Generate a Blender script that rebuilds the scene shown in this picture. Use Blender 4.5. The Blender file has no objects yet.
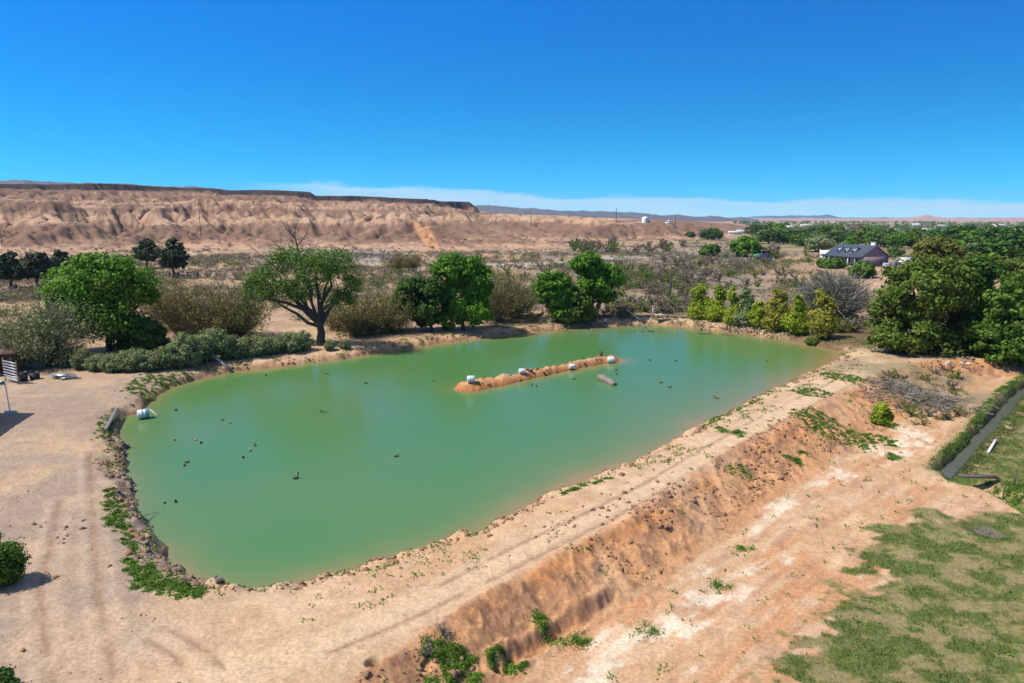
import bpy, math, random
import numpy as np
from mathutils import Vector
R = math.radians
SC = bpy.context.scene
COL = SC.collection
rng = np.random.default_rng(7)
random.seed(7)

# ------------------------------------------------------------------ camera
EL = R(56); AZs = R(-12)
CH = 16.0; F = 683.0; PITCH = math.atan((341.5 - 216.0) / F)
CP, SP = math.cos(PITCH), math.sin(PITCH)
cam_d = bpy.data.cameras.new('camera'); cam = bpy.data.objects.new('camera', cam_d); COL.objects.link(cam)
cam.location = (0, 0, CH); cam.rotation_euler = (math.pi / 2 - PITCH, 0, 0)
cam_d.sensor_width = 36; cam_d.lens = 36 * F / 1024; cam_d.clip_end = 40000; cam_d.clip_start = 0.5
SC.camera = cam


def at(px, py, z=0.0):
    dx = (px - 512) / F; du = -(py - 341.5) / F
    d = np.array([dx, CP + SP * du, -SP + CP * du])
    t = (z - CH) / d[2]
    return np.array([d[0] * t, d[1] * t])


def scale_at(x, y, z=0.0):
    return F / (y * CP + (CH - z) * SP)


# ------------------------------------------------------------------ noise
_P = np.random.default_rng(3).permutation(4096).astype(np.int64)
_V = np.random.default_rng(4).random(4096)


def vnoise(x, y, seed=0):
    xi = np.floor(x).astype(np.int64); yi = np.floor(y).astype(np.int64)
    fx = x - xi; fy = y - yi
    u = fx * fx * fx * (fx * (fx * 6 - 15) + 10); v = fy * fy * fy * (fy * (fy * 6 - 15) + 10)
    def h(a, b): return _V[_P[(_P[(a + seed * 131) & 4095] + b) & 4095]]
    a = h(xi, yi); b = h(xi + 1, yi); c = h(xi, yi + 1); d = h(xi + 1, yi + 1)
    return (a + (b - a) * u) * (1 - v) + (c + (d - c) * u) * v


def fbm(x, y, o=4, seed=0, g=0.5):
    s = 0; a = 1; t = 0; c, sn = 0.8, 0.6
    for k in range(o):
        s = s + a * vnoise(x, y, seed + k * 7); t += a; a *= g
        x, y = (c * x - sn * y) * 2.03 + 11.3, (sn * x + c * y) * 2.03 + 5.7
    return s / t


def ridged(x, y, o=4, seed=0, g=0.5):
    s = 0; a = 1; t = 0; w = 1
    for k in range(o):
        n = 1 - np.abs(vnoise(x, y, seed + k * 7) * 2 - 1)
        n = n * n * w
        w = np.clip(n * 1.6, 0, 1)
        s = s + a * n; t += a; a *= g
        x, y = (0.8 * x - 0.6 * y) * 2.03 + 3.3, (0.6 * x + 0.8 * y) * 2.03 + 9.7
    return s / t


def worley(x, y, seed=0):
    xi = np.floor(x).astype(np.int64); yi = np.floor(y).astype(np.int64); best = np.full(x.shape, 9.); bh = np.zeros(x.shape)
    for dx in (-1, 0, 1):
        for dy in (-1, 0, 1):
            a = xi + dx; b = yi + dy; k = _P[(_P[(a + seed * 131) & 4095] + b) & 4095]
            px = a + .12 + .76 * _V[k]; py = b + .12 + .76 * _V[(k + 1777) & 4095]; r = .75 + .5 * _V[(k + 911) & 4095]
            d = np.hypot(x - px, y - py) / r
            best = np.minimum(best, d)
    return best


def smooth(a, b, x):
    t = np.clip((x - a) / (b - a), 0, 1)
    return t * t * (3 - 2 * t)


def lerp(a, b, t): return a + (b - a) * t


def seg_dist(x, y, P, closed=False, want_t=False):
    best = np.full(x.shape, 1e18); bt = np.zeros(x.shape)
    n = len(P); m = n if closed else n - 1
    for i in range(m):
        a = P[i]; b = P[(i + 1) % n]; d = b - a; L = d @ d + 1e-12
        t = np.clip(((x - a[0]) * d[0] + (y - a[1]) * d[1]) / L, 0, 1)
        q = (x - a[0] - t * d[0]) ** 2 + (y - a[1] - t * d[1]) ** 2
        w = q < best
        best = np.where(w, q, best)
        if want_t: bt = np.where(w, (i + t) / m, bt)
    return (np.sqrt(best), bt) if want_t else np.sqrt(best)


def inside(x, y, P):
    r = np.zeros(x.shape, bool); n = len(P); j = n - 1
    for i in range(n):
        xi, yi = P[i]; xj, yj = P[j]
        if abs(yj - yi) > 1e-9:
            c = ((yi > y) != (yj > y)) & (x < (xj - xi) * (y - yi) / (yj - yi) + xi)
            r ^= c
        j = i
    return r


def poly(pts, z=0.0): return np.array([at(a, b, z) for a, b in pts])


# ------------------------------------------------------------------ the plan of the place
POND = poly([(213, 588), (192, 578), (170, 558), (156, 540), (145, 520), (134, 495), (128, 468), (124, 443), (121, 428), (126, 417),
             (148, 411), (157, 399), (172, 388), (200, 380), (225, 374), (256, 369.5), (300, 364.5), (350, 358), (400, 350), (450, 342.5),
             (512, 334.5), (560, 329.5), (605, 326), (645, 324.5), (680, 326), (720, 331), (760, 336.5), (800, 343), (828, 348.5),
             (842, 353.5), (838, 360), (820, 370), (790, 383), (760, 397), (720, 418), (690, 434), (660, 450), (620, 469), (580, 483),
             (540, 498), (520, 513), (480, 531), (440, 546), (400, 559), (350, 574), (330, 580), (300, 585), (260, 588.5), (235, 590)])
ZT, ZL = 0.9, -0.45
CREST = poly([(250, 760), (330, 700), (372, 664), (420, 632), (470, 600), (520, 572), (570, 545), (610, 522), (645, 503), (680, 478), (715, 455),
              (750, 436), (790, 415), (830, 395), (865, 379), (890, 368), (915, 362), (960, 358), (1030, 357)], ZT)
HIGH = np.vstack([CREST, [[300, 90], [9000, 2500], [9000, 20000], [-20000, 20000], [-20000, -9000], [-25, -9000], [-10, -50]]])
TOE = poly([(470, 780), (515, 690), (552, 650), (588, 626), (626, 606), (664, 584), (704, 556), (736, 536), (774, 511), (810, 484), (845, 461),
            (878, 442), (905, 422), (938, 402), (966, 388), (1004, 377), (1040, 374)], ZL)
LOW = np.vstack([TOE, [[260, 62], [9000, 62], [9000, -9000], [40, -9000], [20, -50]]])
ISLE = poly([(468, 387), (500, 381), (540, 373), (580, 365), (612, 359)], 0.15)
DITCH = poly([(1120, 335), (1060, 362), (1024, 388), (1003, 409), (985, 429), (968, 447), (952, 463), (946, 471)], ZL - .2)
DITCH2 = poly([(960, 478), (985, 483), (1010, 494), (1040, 512), (1080, 530)], ZL - .1)
PUDDLE = at(988, 527, ZL)
CRACK = poly([(500, 668), (517, 655), (540, 641), (562, 627), (585, 614), (604, 605), (613, 597), (618, 600), (640, 601)], ZL + .2)
HOLE = at(374, 666, .75)
ROAD = poly([(150, 700), (330, 640), (420, 603), (500, 562), (560, 531), (620, 503), (665, 478), (700, 457), (740, 434), (780, 412), (820, 392), (850, 376),
             (868, 366), (862, 353), (830, 343), (790, 337)], ZT)
TRACKS = [poly(p, ZT) for p in (
    [(60, 700), (45, 640), (40, 590), (52, 540), (60, 500)],
    [(118, 700), (108, 640), (98, 590), (95, 540), (92, 500), (90, 450)],
    [(165, 628), (190, 640), (215, 655), (235, 690)],
    [(200, 690), (175, 655), (150, 640)],
    [(330, 652), (420, 615), (500, 575), (560, 545), (620, 515), (665, 488), (700, 468), (740, 445), (780, 422), (820, 401), (855, 383)],
    [(440, 585), (520, 543), (600, 505), (650, 480), (690, 455), (740, 427), (790, 402), (835, 380)])]
SALT = poly([(580, 700), (640, 655), (690, 615), (720, 585), (765, 548), (808, 505), (845, 473), (885, 455), (930, 437)], ZL)
WASH = poly([(380, 262), (450, 262), (512, 266), (560, 262), (620, 257), (665, 256)], 1.0)
GRASS = poly([(735, 700), (752, 676), (775, 664), (800, 650), (786, 640), (812, 622), (846, 600), (838, 588), (862, 570), (858, 557), (886, 545), (880, 533), (890, 520),
              (915, 513), (960, 509), (1010, 513), (1100, 520), (1300, 620), (1300, 760)], ZL)
GRASS2 = poly([(962, 474), (972, 452), (990, 436), (1012, 410), (1040, 385), (1200, 380), (1200, 520), (1080, 508), (1024, 492), (1000, 484)], ZL)


def pxa(x, y): return 512 + 694.4 * x / np.maximum(y, 1e-3)


SKY_PX = [-600, 0, 100, 200, 222, 224, 300, 311, 316, 400, 434, 440, 470, 476, 490, 520, 560, 620, 700, 760, 2000]
SKY_Y = [186, 185, 186.5, 189, 190, 191.5, 192.5, 193.5, 197, 199.5, 200.5, 202, 203.5, 208.5, 212, 215.5, 217, 219.5, 222, 224, 224]


def hill_plan(x, y):
    D = np.hypot(x, y); P = np.where(y > 10, pxa(x, y), np.where(x < 0, -600, 2000)); P = np.clip(P, -600, 2000)
    foot = np.interp(P, [-600, 0, 200, 300, 400, 500, 600, 700, 760, 820], [300, 330, 330, 300, 285, 290, 350, 470, 620, 900])
    foot = foot + (fbm(x / 60, y / 60, 3, 51) - .5) * 90
    rim = np.interp(P, [-600, 0, 300, 470, 480, 600, 740, 2000], [960, 960, 980, 1060, 1050, 1000, 1050, 1200]) + (fbm(x / 130, y / 400, 3, 57) - .5) * 130
    rz = CH + (216.5 - np.interp(P, SKY_PX, SKY_Y)) / F * rim
    rz = CH + (rz - CH) * np.cos(np.arctan((P - 512) / 694.4)); rz = np.maximum(rz, 0) * smooth(790, 720, P)
    s = (D - foot) / np.maximum(rim - foot, 50)
    ed = s + (fbm(x / 60, y / 60, 4, 93) - .5) * .14
    return D, P, rim, rz, s, ed, P < 478


HX0, HX1, HY0, HY1, HC = -900.0, 430.0, 190.0, 1120.0, 2.6
_ERO = {}


def erode():
    """gullies cut by running water: flow is gathered downhill and each cell is lowered with the flow through it"""
    nx = int((HX1 - HX0) / HC); ny = int((HY1 - HY0) / HC)
    xs = HX0 + HC * np.arange(nx); ys = HY0 + HC * np.arange(ny)
    X, Y = np.meshgrid(xs, ys); D, P, rim, rz, s_, ed, flat = hill_plan(X.ravel(), Y.ravel())
    x, y = X.ravel(), Y.ravel()
    env = np.interp(s_, [-1, 0, .06, .2, .4, .6, .8, .97, 4], [0, 0, .16, .36, .58, .76, .90, .96, .98])
    n = (fbm(x / 70, y / 70, 4, 71) - .5) * .85 + (fbm(x / 24, y / 24, 3, 73) - .5) * .30 + (fbm(x / 8, y / 8, 2, 75) - .5) * .08
    amp = smooth(0, .12, s_) * (1 - smooth(.93, 1.02, s_))
    h = np.maximum(rz * env + (rz * .60 + (11 + 14 * smooth(470, 530, P)) * smooth(790, 700, P)) * n * amp, 0) + s_ * .5
    zm = CH + (rz - CH) * D / rim - D * .003 - 2.5
    h = np.where((s_ < 1) & (s_ > .3), np.minimum(h, zm + 4), h).reshape(ny, nx)
    fixed = (s_ < .0).reshape(ny, nx); fixed[0] = fixed[-1] = True; fixed[:, 0] = fixed[:, -1] = True
    hard = ((1 - .97 * smooth(.95, 1.0, ed) * flat) * (1 - .80 * smooth(470, 530, P))).reshape(ny, nx)
    off = [(-1, -1), (-1, 0), (-1, 1), (0, -1), (0, 1), (1, -1), (1, 0), (1, 1)]
    idx = np.arange(ny * nx).reshape(ny, nx)
    for it in range(24):
        nb = np.stack([np.roll(h, (-a, -b), (0, 1)) for a, b in off])
        for _ in range(25):
            m = nb.min(0) + .01
            lift = (~fixed) & (h < m)
            if not lift.any(): break
            h = np.where(lift, m, h); nb = np.stack([np.roll(h, (-a, -b), (0, 1)) for a, b in off])
        dist = np.array([math.hypot(a, b) for a, b in off])[:, None, None]
        sl = (h[None] - nb) / dist; k = sl.argmax(0); ok = (np.take_along_axis(sl, k[None], 0)[0] > 0) & ~fixed
        rec = np.where(ok, np.stack([np.roll(idx, (-a, -b), (0, 1)) for a, b in off])[k, np.arange(ny)[:, None], np.arange(nx)[None]], idx).ravel()
        order = np.argsort(-h.ravel(), kind='stable'); ol = order.tolist(); rl = rec.tolist()
        A = [1.0] * (nx * ny)
        for i in ol:
            r = rl[i]
            if r != i: A[r] += A[i]
        Fk = (.15 * np.array(A).reshape(ny, nx) ** .5 * hard).ravel().tolist(); hl = h.ravel().tolist()
        for i in reversed(ol):
            r = rl[i]
            if r != i: hl[i] = (hl[i] + Fk[i] * hl[r]) / (1 + Fk[i])
        h = np.array(hl).reshape(ny, nx)
        # loose slopes creep a little
        lap = (np.roll(h, 1, 0) + np.roll(h, -1, 0) + np.roll(h, 1, 1) + np.roll(h, -1, 1)) / 4 - h
        h = np.where(fixed, h, h + lap * .012 * hard)
    _ERO['h'] = h; _ERO['A'] = np.log(np.array(A).reshape(ny, nx))


erode()


def bil(G, x, y):
    ny, nx = G.shape; u = np.clip((x - HX0) / HC, 0, nx - 1.001); v = np.clip((y - HY0) / HC, 0, ny - 1.001)
    i = u.astype(int); j = v.astype(int); fu = u - i; fv = v - j
    return (G[j, i] * (1 - fu) + G[j, i + 1] * fu) * (1 - fv) + (G[j + 1, i] * (1 - fu) + G[j + 1, i + 1] * fu) * fv


def hills(x, y, colour=False):
    D, P, rim, rz, s, ed, flat = hill_plan(x, y)
    env = np.interp(s, [-1, 0, .06, .2, .4, .6, .8, .97, 4], [0, 0, .12, .28, .45, .6, .75, .9, .9])
    ing = smooth(0, 40, x - HX0) * smooth(0, 40, HX1 - x) * smooth(0, 25, y - HY0) * smooth(0, 25, HY1 - y)
    h = lerp(rz * env, bil(_ERO['h'], x, y), ing)
    top = rz * .985 + (fbm(x / 25, y / 25, 2, 91) - .5) * .5
    cliff = smooth(.985, .994, ed)
    zm = CH + (np.where(flat, rz * .87, rz) - CH) * D / rim - 1.0
    h = np.where(s < .985, np.minimum(h, zm), h)
    h = np.where(flat, np.minimum(h, rz * (.875 + .05 * fbm(x / 45, y / 45, 3, 97))) * (1 - cliff) + top * cliff, np.minimum(h, np.maximum(zm + 1.5, 1)))
    h = h + ((ridged(x / 13, y / 13, 3, 85) - .4) * 1.2 + (fbm(x / 4, y / 4, 2, 87) - .5) * 1.0) * smooth(0, .1, s) * smooth(1.0, .95, s)
    h = h * smooth(-.02, .02, s)
    if colour: return h, s, bil(_ERO['A'], x, y) * ing, ed, flat, rz, P
    return h


def H(x, y, info=False):
    x = np.asarray(x, float); y = np.asarray(y, float)
    D = np.hypot(x, y)
    h = 0.75 + (fbm(x / 22, y / 22, 3, 5) - .5) * .9 * smooth(60, 110, D) + (fbm(x / 70, y / 70, 3, 15) - .5) * 3.0 * smooth(120, 260, D)
    P = np.where(y > 10, pxa(x, y), np.where(x < 0, -600, 2000))
    h = h - 6.0 * smooth(350, 700, D) * smooth(640, 800, P)
    near = D < 230
    sd = np.full(x.shape, 99.); dI = np.full(x.shape, 99.); t = np.zeros(x.shape); dD = np.full(x.shape, 99.); dD2 = np.full(x.shape, 99.)
    if near.any():
        xn, yn = x[near], y[near]
        d = seg_dist(xn, yn, POND, True); ins = inside(xn, yn, POND)
        s_ = np.where(ins, -d, d) + (fbm(xn / 1.3, yn / 1.3, 3, 21) - .5) * .9 + (fbm(xn / 5, yn / 5, 2, 23) - .5) * .6
        sd[near] = s_
        hi = inside(xn, yn, HIGH); lo = inside(xn, yn, LOW)
        dc = seg_dist(xn, yn, CREST); dl = seg_dist(xn, yn, TOE)
        jit = (fbm(xn / 1.7, yn / 1.7, 4, 37) - .5) * 1.2
        tt = np.where(hi, 0, np.where(lo, 1, np.clip((dc + jit * np.clip((dc + dl) / 4, 0, 1)) / (dc + dl + 1e-6), 0, 1)))
        t[near] = tt
        hn = h[near]
        # yard and berm about the pond
        bank = np.interp(s_, [-6, -2, -.3, 0, .25, .8, 2.2, 5], [-1.4, -.9, -.25, -.03, .30, .55, .82, .9])
        hn = lerp(hn, bank, smooth(16, 6, s_))
        lowz = ZL + (fbm(xn / 9, yn / 9, 3, 31) - .5) * .35
        prof = np.interp(tt, [0, .06, .15, .5, .82, .93, 1], [0, .02, .09, .50, .90, .975, 1])
        hn = lerp(hn, lowz, prof)
        mid = np.clip(tt * (1 - tt) * 4, 0, 1)
        hn = hn + mid * ((fbm(xn / 1.3, yn / 1.3, 4, 35) - .5) * .28 + (fbm(xn / 5, yn / 5, 3, 36) - .5) * .3 + (ridged(xn / .8, yn / .8, 4, 38, .6) - .4) * .20)
        dk = seg_dist(xn, yn, CRACK) + (fbm(xn / .4, yn / .4, 2, 33) - .5) * .3
        hn = hn - .30 * smooth(.42, .05, dk) + .10 * smooth(.8, .5, dk) * smooth(.3, .5, dk)
        dk = np.hypot(xn - HOLE[0], yn - HOLE[1])
        hn = hn - .55 * smooth(.34, .18, dk)
        # heaped spill along the crest
        hn = hn + np.exp(-((tt - .10) / .09) ** 2) * (tt > 0.004) * (fbm(xn / 1.5, yn / 1.5, 4, 39) - .3) * .32
        out = smooth(0, 1.0, s_)
        hn = hn + out * ((fbm(xn / 3, yn / 3, 3, 41) - .5) * .10 + (fbm(xn / .45, yn / .45, 3, 43, .7) - .5) * .07)
        hn = hn + np.exp(-((s_ - .7) / .6) ** 2) * (fbm(xn / .9, yn / .9, 3, 46) - .45) * .7
        for tr in TRACKS:
            dt = seg_dist(xn, yn, tr)
            hn = hn - .035 * np.exp(-((dt + (fbm(xn / .5, yn / .5, 2, 45) - .5) * .3) / .22) ** 2)
        di, ti = seg_dist(xn, yn, ISLE, want_t=True)
        di = di + (fbm(xn / .7, yn / .7, 3, 48) - .5) * .55
        w = np.interp(ti, [0, .25, .5, 1], [1.35, 1.1, .8, .75])
        ih = (.62 + (fbm(xn / .8, yn / .8, 3, 49) - .5) * .55) * (1 - np.clip(di / w, 0, 3) ** 2.2)
        hn = np.where(s_ < 0, np.maximum(hn, np.maximum(ih, -.9)), hn)
        dI[near] = di
        dd = seg_dist(xn, yn, DITCH); dd2 = seg_dist(xn, yn, DITCH2)
        wob = (fbm(xn / 1.5, yn / 1.5, 3, 53) - .5) * .5
        hn = lerp(hn, np.minimum(hn, ZL - 1.15), smooth(.9, .2, dd + wob))
        hn = lerp(hn, np.minimum(hn, ZL - .75), smooth(1.3, .2, dd2 + wob))
        dp = np.hypot(xn - PUDDLE[0], yn - PUDDLE[1])
        hn = hn - .3 * smooth(1.6, .3, dp)
        dD[near] = dd; dD2[near] = dd2
        h[near] = hn
    hh = np.zeros(x.shape); far = D > 190
    if far.any(): hh[far] = hills(x[far], y[far])
    h = h + hh
    h = np.where(D > 1500, lerp(h, -6 - 0 * h, smooth(1500, 2500, D)), h)
    if info: return h, sd, t, dI, dD, dD2
    return h


def Hs(x, y): return float(H(np.array([x]), np.array([y]))[0])


def gp(px, py):
    dx = (px - 512) / F; du = -(py - 341.5) / F
    d = np.array([dx, CP + SP * du, -SP + CP * du])
    t = np.geomspace(15, 1600, 700)
    for _ in range(3):
        b = H(d[0] * t, d[1] * t) > CH + d[2] * t
        k = int(np.argmax(b)) if b.any() else len(t) - 1
        t = np.linspace(t[max(k - 1, 0)], t[k], 40)
    p = d[:2] * t[-1]
    return np.array([p[0], p[1], Hs(p[0], p[1])])


# ------------------------------------------------------------------ mesh helpers
class Geo:
    def __init__(s): s.v = []; s.f4 = []; s.f3 = []; s.n = 0; s.t = []
    def add(s, v, f4=None, f3=None, tint=0.5):
        v = np.asarray(v, float).reshape(-1, 3)
        if f4 is not None and len(f4): s.f4.append(np.asarray(f4, np.int64).reshape(-1, 4) + s.n)
        if f3 is not None and len(f3): s.f3.append(np.asarray(f3, np.int64).reshape(-1, 3) + s.n)
        s.v.append(v); s.n += len(v)
        s.t.append(np.broadcast_to(np.asarray(tint, float), (len(v),)))
        return s
    def box(s, c, size, rz=0, tint=.5, axes=None):
        sx, sy, sz = np.array(size) / 2
        p = np.array([[a * sx, b * sy, d * sz] for d in (-1, 1) for a, b in ((-1, -1), (1, -1), (1, 1), (-1, 1))])
        if axes is not None: p = p @ np.array(axes, float)
        elif rz:
            c_, s_ = math.cos(rz), math.sin(rz)
            p = p @ np.array([[c_, s_, 0], [-s_, c_, 0], [0, 0, 1]])
        return s.add(p + np.array(c), [(3, 2, 1, 0), (4, 5, 6, 7), (0, 1, 5, 4), (1, 2, 6, 5), (2, 3, 7, 6), (3, 0, 4, 7)], tint=tint)
    def beam(s, a, b, w, h, tint=.5):
        a = np.array(a, float); b = np.array(b, float); d = b - a; L = np.linalg.norm(d); d /= L
        u = np.array([0, 0, 1.]) if abs(d[2]) < .95 else np.array([0, 1., 0])
        e = np.cross(u, d); e /= np.linalg.norm(e); g = np.cross(d, e)
        return s.box((a + b) / 2, (L, w, h), axes=[d, e, g], tint=tint)
    def tube(s, pts, rad, n=7, tint=.5, flat=1.0):
        pts = np.asarray(pts, float); m = len(pts); rad = np.broadcast_to(rad, (m,))
        d = np.gradient(pts, axis=0); d /= np.linalg.norm(d, axis=1)[:, None] + 1e-9
        u = np.array([0, 0, 1.]) if abs(d[0][2]) < .8 else np.array([0, 1., 0])
        V = []
        for i in range(m):
            e = np.cross(u, d[i]); e /= np.linalg.norm(e) + 1e-9; g = np.cross(d[i], e); u = g
            a = np.arange(n) * 2 * math.pi / n
            V.append(pts[i] + rad[i] * (np.outer(np.cos(a), e) + flat * np.outer(np.sin(a), g)))
        V = np.vstack(V + [pts[:1], pts[-1:]])
        f4 = [(i * n + k, i * n + (k + 1) % n, (i + 1) * n + (k + 1) % n, (i + 1) * n + k) for i in range(m - 1) for k in range(n)]
        f3 = [(m * n, (k + 1) % n, k) for k in range(n)] + [(m * n + 1, (m - 1) * n + k, (m - 1) * n + (k + 1) % n) for k in range(n)]
        return s.add(V, f4, f3, tint)
    def lathe(s, prof, n=20, c=(0, 0, 0), axes=None):
        prof = np.asarray(prof, float); m = len(prof); a = np.arange(n) * 2 * math.pi / n
        V = np.concatenate([np.stack([r * np.cos(a), r * np.sin(a), np.full(n, z)], 1) for r, z in prof])
        if axes is not None: V = V @ np.array(axes, float)
        f4 = [(i * n + k, i * n + (k + 1) % n, (i + 1) * n + (k + 1) % n, (i + 1) * n + k) for i in range(m - 1) for k in range(n)]
        return s.add(V + np.array(c), f4)
    def cards(s, c, nrm, size, tint, asp=.55):
        n = len(c)
        nrm = nrm / (np.linalg.norm(nrm, axis=1)[:, None] + 1e-9)
        t = np.cross(nrm, rng.normal(size=(n, 3))); t /= np.linalg.norm(t, axis=1)[:, None] + 1e-9
        b = np.cross(nrm, t); size = np.broadcast_to(size, (n,))[:, None]
        v = np.stack([c + t * size, c + b * size * asp + nrm * size * .15, c - t * size, c - b * size * asp + nrm * size * .15], 1).reshape(-1, 3)
        return s.add(v, np.arange(4 * n).reshape(-1, 4), tint=np.repeat(tint, 4))
    def ribbons(s, P, w, tint):
        # P (n, m, 3): n ribbons of m points, width w (n,) tapering to the tip
        n, m, _ = P.shape
        d = P[:, -1] - P[:, 0]; e = np.cross(d, rng.normal(size=(n, 3))); e /= np.linalg.norm(e, axis=1)[:, None] + 1e-9
        k = np.linspace(1, .25, m)[None, :, None]; w = np.broadcast_to(w, (n,))[:, None, None]
        A = P + e[:, None] * w * k / 2; B = P - e[:, None] * w * k / 2
        v = np.stack([A, B], 2).reshape(-1, 3)
        i = (np.arange(n) * 2 * m)[:, None] + (np.arange(m - 1) * 2)[None]
        f = np.stack([i, i + 1, i + 3, i + 2], -1).reshape(-1, 4)
        return s.add(v, f, tint=np.repeat(tint, 2 * m))
    def mesh(s, name, smooth_=False):
        v = np.vstack(s.v); f4 = np.vstack(s.f4) if s.f4 else np.zeros((0, 4), np.int64); f3 = np.vstack(s.f3) if s.f3 else np.zeros((0, 3), np.int64)
        me = bpy.data.meshes.new(name)
        me.vertices.add(len(v)); me.vertices.foreach_set('co', v.astype(np.float32).ravel())
        me.loops.add(f4.size + f3.size); me.loops.foreach_set('vertex_index', np.concatenate([f4.ravel(), f3.ravel()]).astype(np.int32))
        me.polygons.add(len(f4) + len(f3))
        me.polygons.foreach_set('loop_start', np.concatenate([np.arange(len(f4)) * 4, f4.size + np.arange(len(f3)) * 3]).astype(np.int32))
        a = me.attributes.new('tint', 'FLOAT', 'POINT'); a.data.foreach_set('value', np.concatenate(s.t).astype(np.float32))
        me.update(calc_edges=True)
        if smooth_: me.polygons.foreach_set('use_smooth', np.ones(len(me.polygons), bool))
        me.validate()
        return me
    def build(s, name, mat, parent=None, loc=(0, 0, 0), smooth_=False, rz=0):
        me = s.mesh(name, smooth_); me.materials.append(mat)
        return link(name, me, parent, loc, rz)


def link(name, data, parent=None, loc=(0, 0, 0), rz=0):
    o = bpy.data.objects.new(name, data); COL.objects.link(o); o.location = loc; o.rotation_euler = (0, 0, rz)
    if parent is not None: o.parent = parent
    return o


def tag(o, label=None, cat=None, group=None, kind=None):
    if label: o['label'] = label
    if cat: o['category'] = cat
    if group: o['group'] = group
    if kind: o['kind'] = kind
    return o


def thing(name, label, cat, loc=(0, 0, 0), rz=0, group=None):
    return tag(link(name, None, None, loc, rz), label, cat, group)


def dup(root, loc, rz=0, sc=None, label=None, group=None):
    r = root.copy(); COL.objects.link(r); r.location = loc; r.rotation_euler = (0, 0, rz)
    if sc is not None: r.scale = sc
    if label: r['label'] = label
    if group: r['group'] = group
    for ch in list(root.children):
        c = ch.copy(); COL.objects.link(c); c.parent = r
        for g in ch.children:
            d = g.copy(); COL.objects.link(d); d.parent = c
    return r


# ------------------------------------------------------------------ materials
def mat(name):
    m = bpy.data.materials.new(name); m.use_nodes = True
    nt = m.node_tree; b = nt.nodes['Principled BSDF']
    return m, nt, b


def N(nt, t, **k):
    n = nt.nodes.new(t)
    for a, b in k.items(): setattr(n, a, b)
    return n


def plain(name, col, rough=.7, var=.25, scale=6, metal=0, bump=.15):
    m, nt, b = mat(name); L = nt.links
    tc = N(nt, 'ShaderNodeTexCoord'); no = N(nt, 'ShaderNodeTexNoise'); no.inputs['Scale'].default_value = scale; no.inputs['Detail'].default_value = 6
    L.new(tc.outputs['Object'], no.inputs['Vector'])
    mx = N(nt, 'ShaderNodeMix', data_type='RGBA')
    mx.inputs['A'].default_value = (*[c * (1 - var) for c in col], 1); mx.inputs['B'].default_value = (*[min(1, c * (1 + var)) for c in col], 1)
    L.new(no.outputs['Fac'], mx.inputs['Factor']); L.new(mx.outputs['Result'], b.inputs['Base Color'])
    b.inputs['Roughness'].default_value = rough; b.inputs['Metallic'].default_value = metal
    if bump:
        bp = N(nt, 'ShaderNodeBump'); bp.inputs['Strength'].default_value = bump; L.new(no.outputs['Fac'], bp.inputs['Height']); L.new(bp.outputs['Normal'], b.inputs['Normal'])
    return m


def leafmat(name, a, b_, trans=.3):
    m, nt, b = mat(name); L = nt.links
    at_ = N(nt, 'ShaderNodeAttribute', attribute_name='tint')
    mx = N(nt, 'ShaderNodeMix', data_type='RGBA'); mx.inputs['A'].default_value = (*a, 1); mx.inputs['B'].default_value = (*b_, 1)
    L.new(at_.outputs['Fac'], mx.inputs['Factor']); L.new(mx.outputs['Result'], b.inputs['Base Color'])
    b.inputs['Roughness'].default_value = .65; b.inputs['Specular IOR Level'].default_value = .25
    tr = N(nt, 'ShaderNodeBsdfTranslucent'); L.new(mx.outputs['Result'], tr.inputs['Color'])
    ms = N(nt, 'ShaderNodeMixShader'); ms.inputs[0].default_value = trans
    L.new(b.outputs[0], ms.inputs[1]); L.new(tr.outputs[0], ms.inputs[2])
    L.new(ms.outputs[0], nt.nodes['Material Output'].inputs['Surface'])
    return m


LM = dict(
    bright=leafmat('leaves_bright_green', (.042, .125, .006), (.165, .33, .022)),
    mid=leafmat('leaves_mid_green', (.042, .105, .010), (.145, .25, .028)),
    dark=leafmat('leaves_dark_green', (.024, .068, .009), (.075, .165, .018)),
    olive=leafmat('leaves_olive_green', (.060, .105, .012), (.185, .255, .032)),
    gold=leafmat('leaves_yellow_green', (.15, .23, .010), (.38, .45, .030)),
    goldb=leafmat('leaves_straw_green', (.19, .19, .018), (.42, .39, .055)),
    dull=leafmat('leaves_dull_yellow', (.085, .095, .016), (.22, .225, .038)),
    sage=leafmat('leaves_sage_green', (.10, .145, .045), (.31, .36, .155), .2),
    pine=leafmat('leaves_pine', (.014, .028, .010), (.050, .072, .022), .1),
    tan=leafmat('leaves_tan_olive', (.14, .125, .030), (.33, .285, .09), .25),
    scrub=leafmat('leaves_scrub_grey', (.12, .10, .075), (.28, .235, .165), .15),
    brown=leafmat('leaves_scrub_brown', (.12, .095, .062), (.27, .215, .145), .15),
    field=leafmat('leaves_field_brush', (.055, .085, .022), (.24, .225, .085), .2),
    weed=leafmat('leaves_weed_green', (.05, .12, .012), (.17, .29, .032), .25),
    grass=leafmat('grass_blades', (.05, .10, .018), (.25, .22, .085), .2),
    town=leafmat('leaves_town', (.032, .075, .015), (.14, .22, .045), .2))
BARK = plain('bark_dark', (.06, .045, .035), .9, .5, 3, bump=.5)
BARKR = plain('bark_brown', (.16, .085, .055), .9, .4, 3, bump=.5)
TWIG = leafmat('twigs_grey', (.11, .10, .09), (.26, .24, .21), 0)
TWIGB = leafmat('twigs_brown', (.09, .06, .045), (.21, .15, .11), 0)
WOOD = plain('weathered_wood', (.34, .29, .24), .85, .35, 8)
WOODD = plain('dark_wood', (.10, .075, .06), .9, .4, 8)
WHITE = plain('white_paint', (.72, .72, .70), .5, .08, 5, bump=.03)
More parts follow.
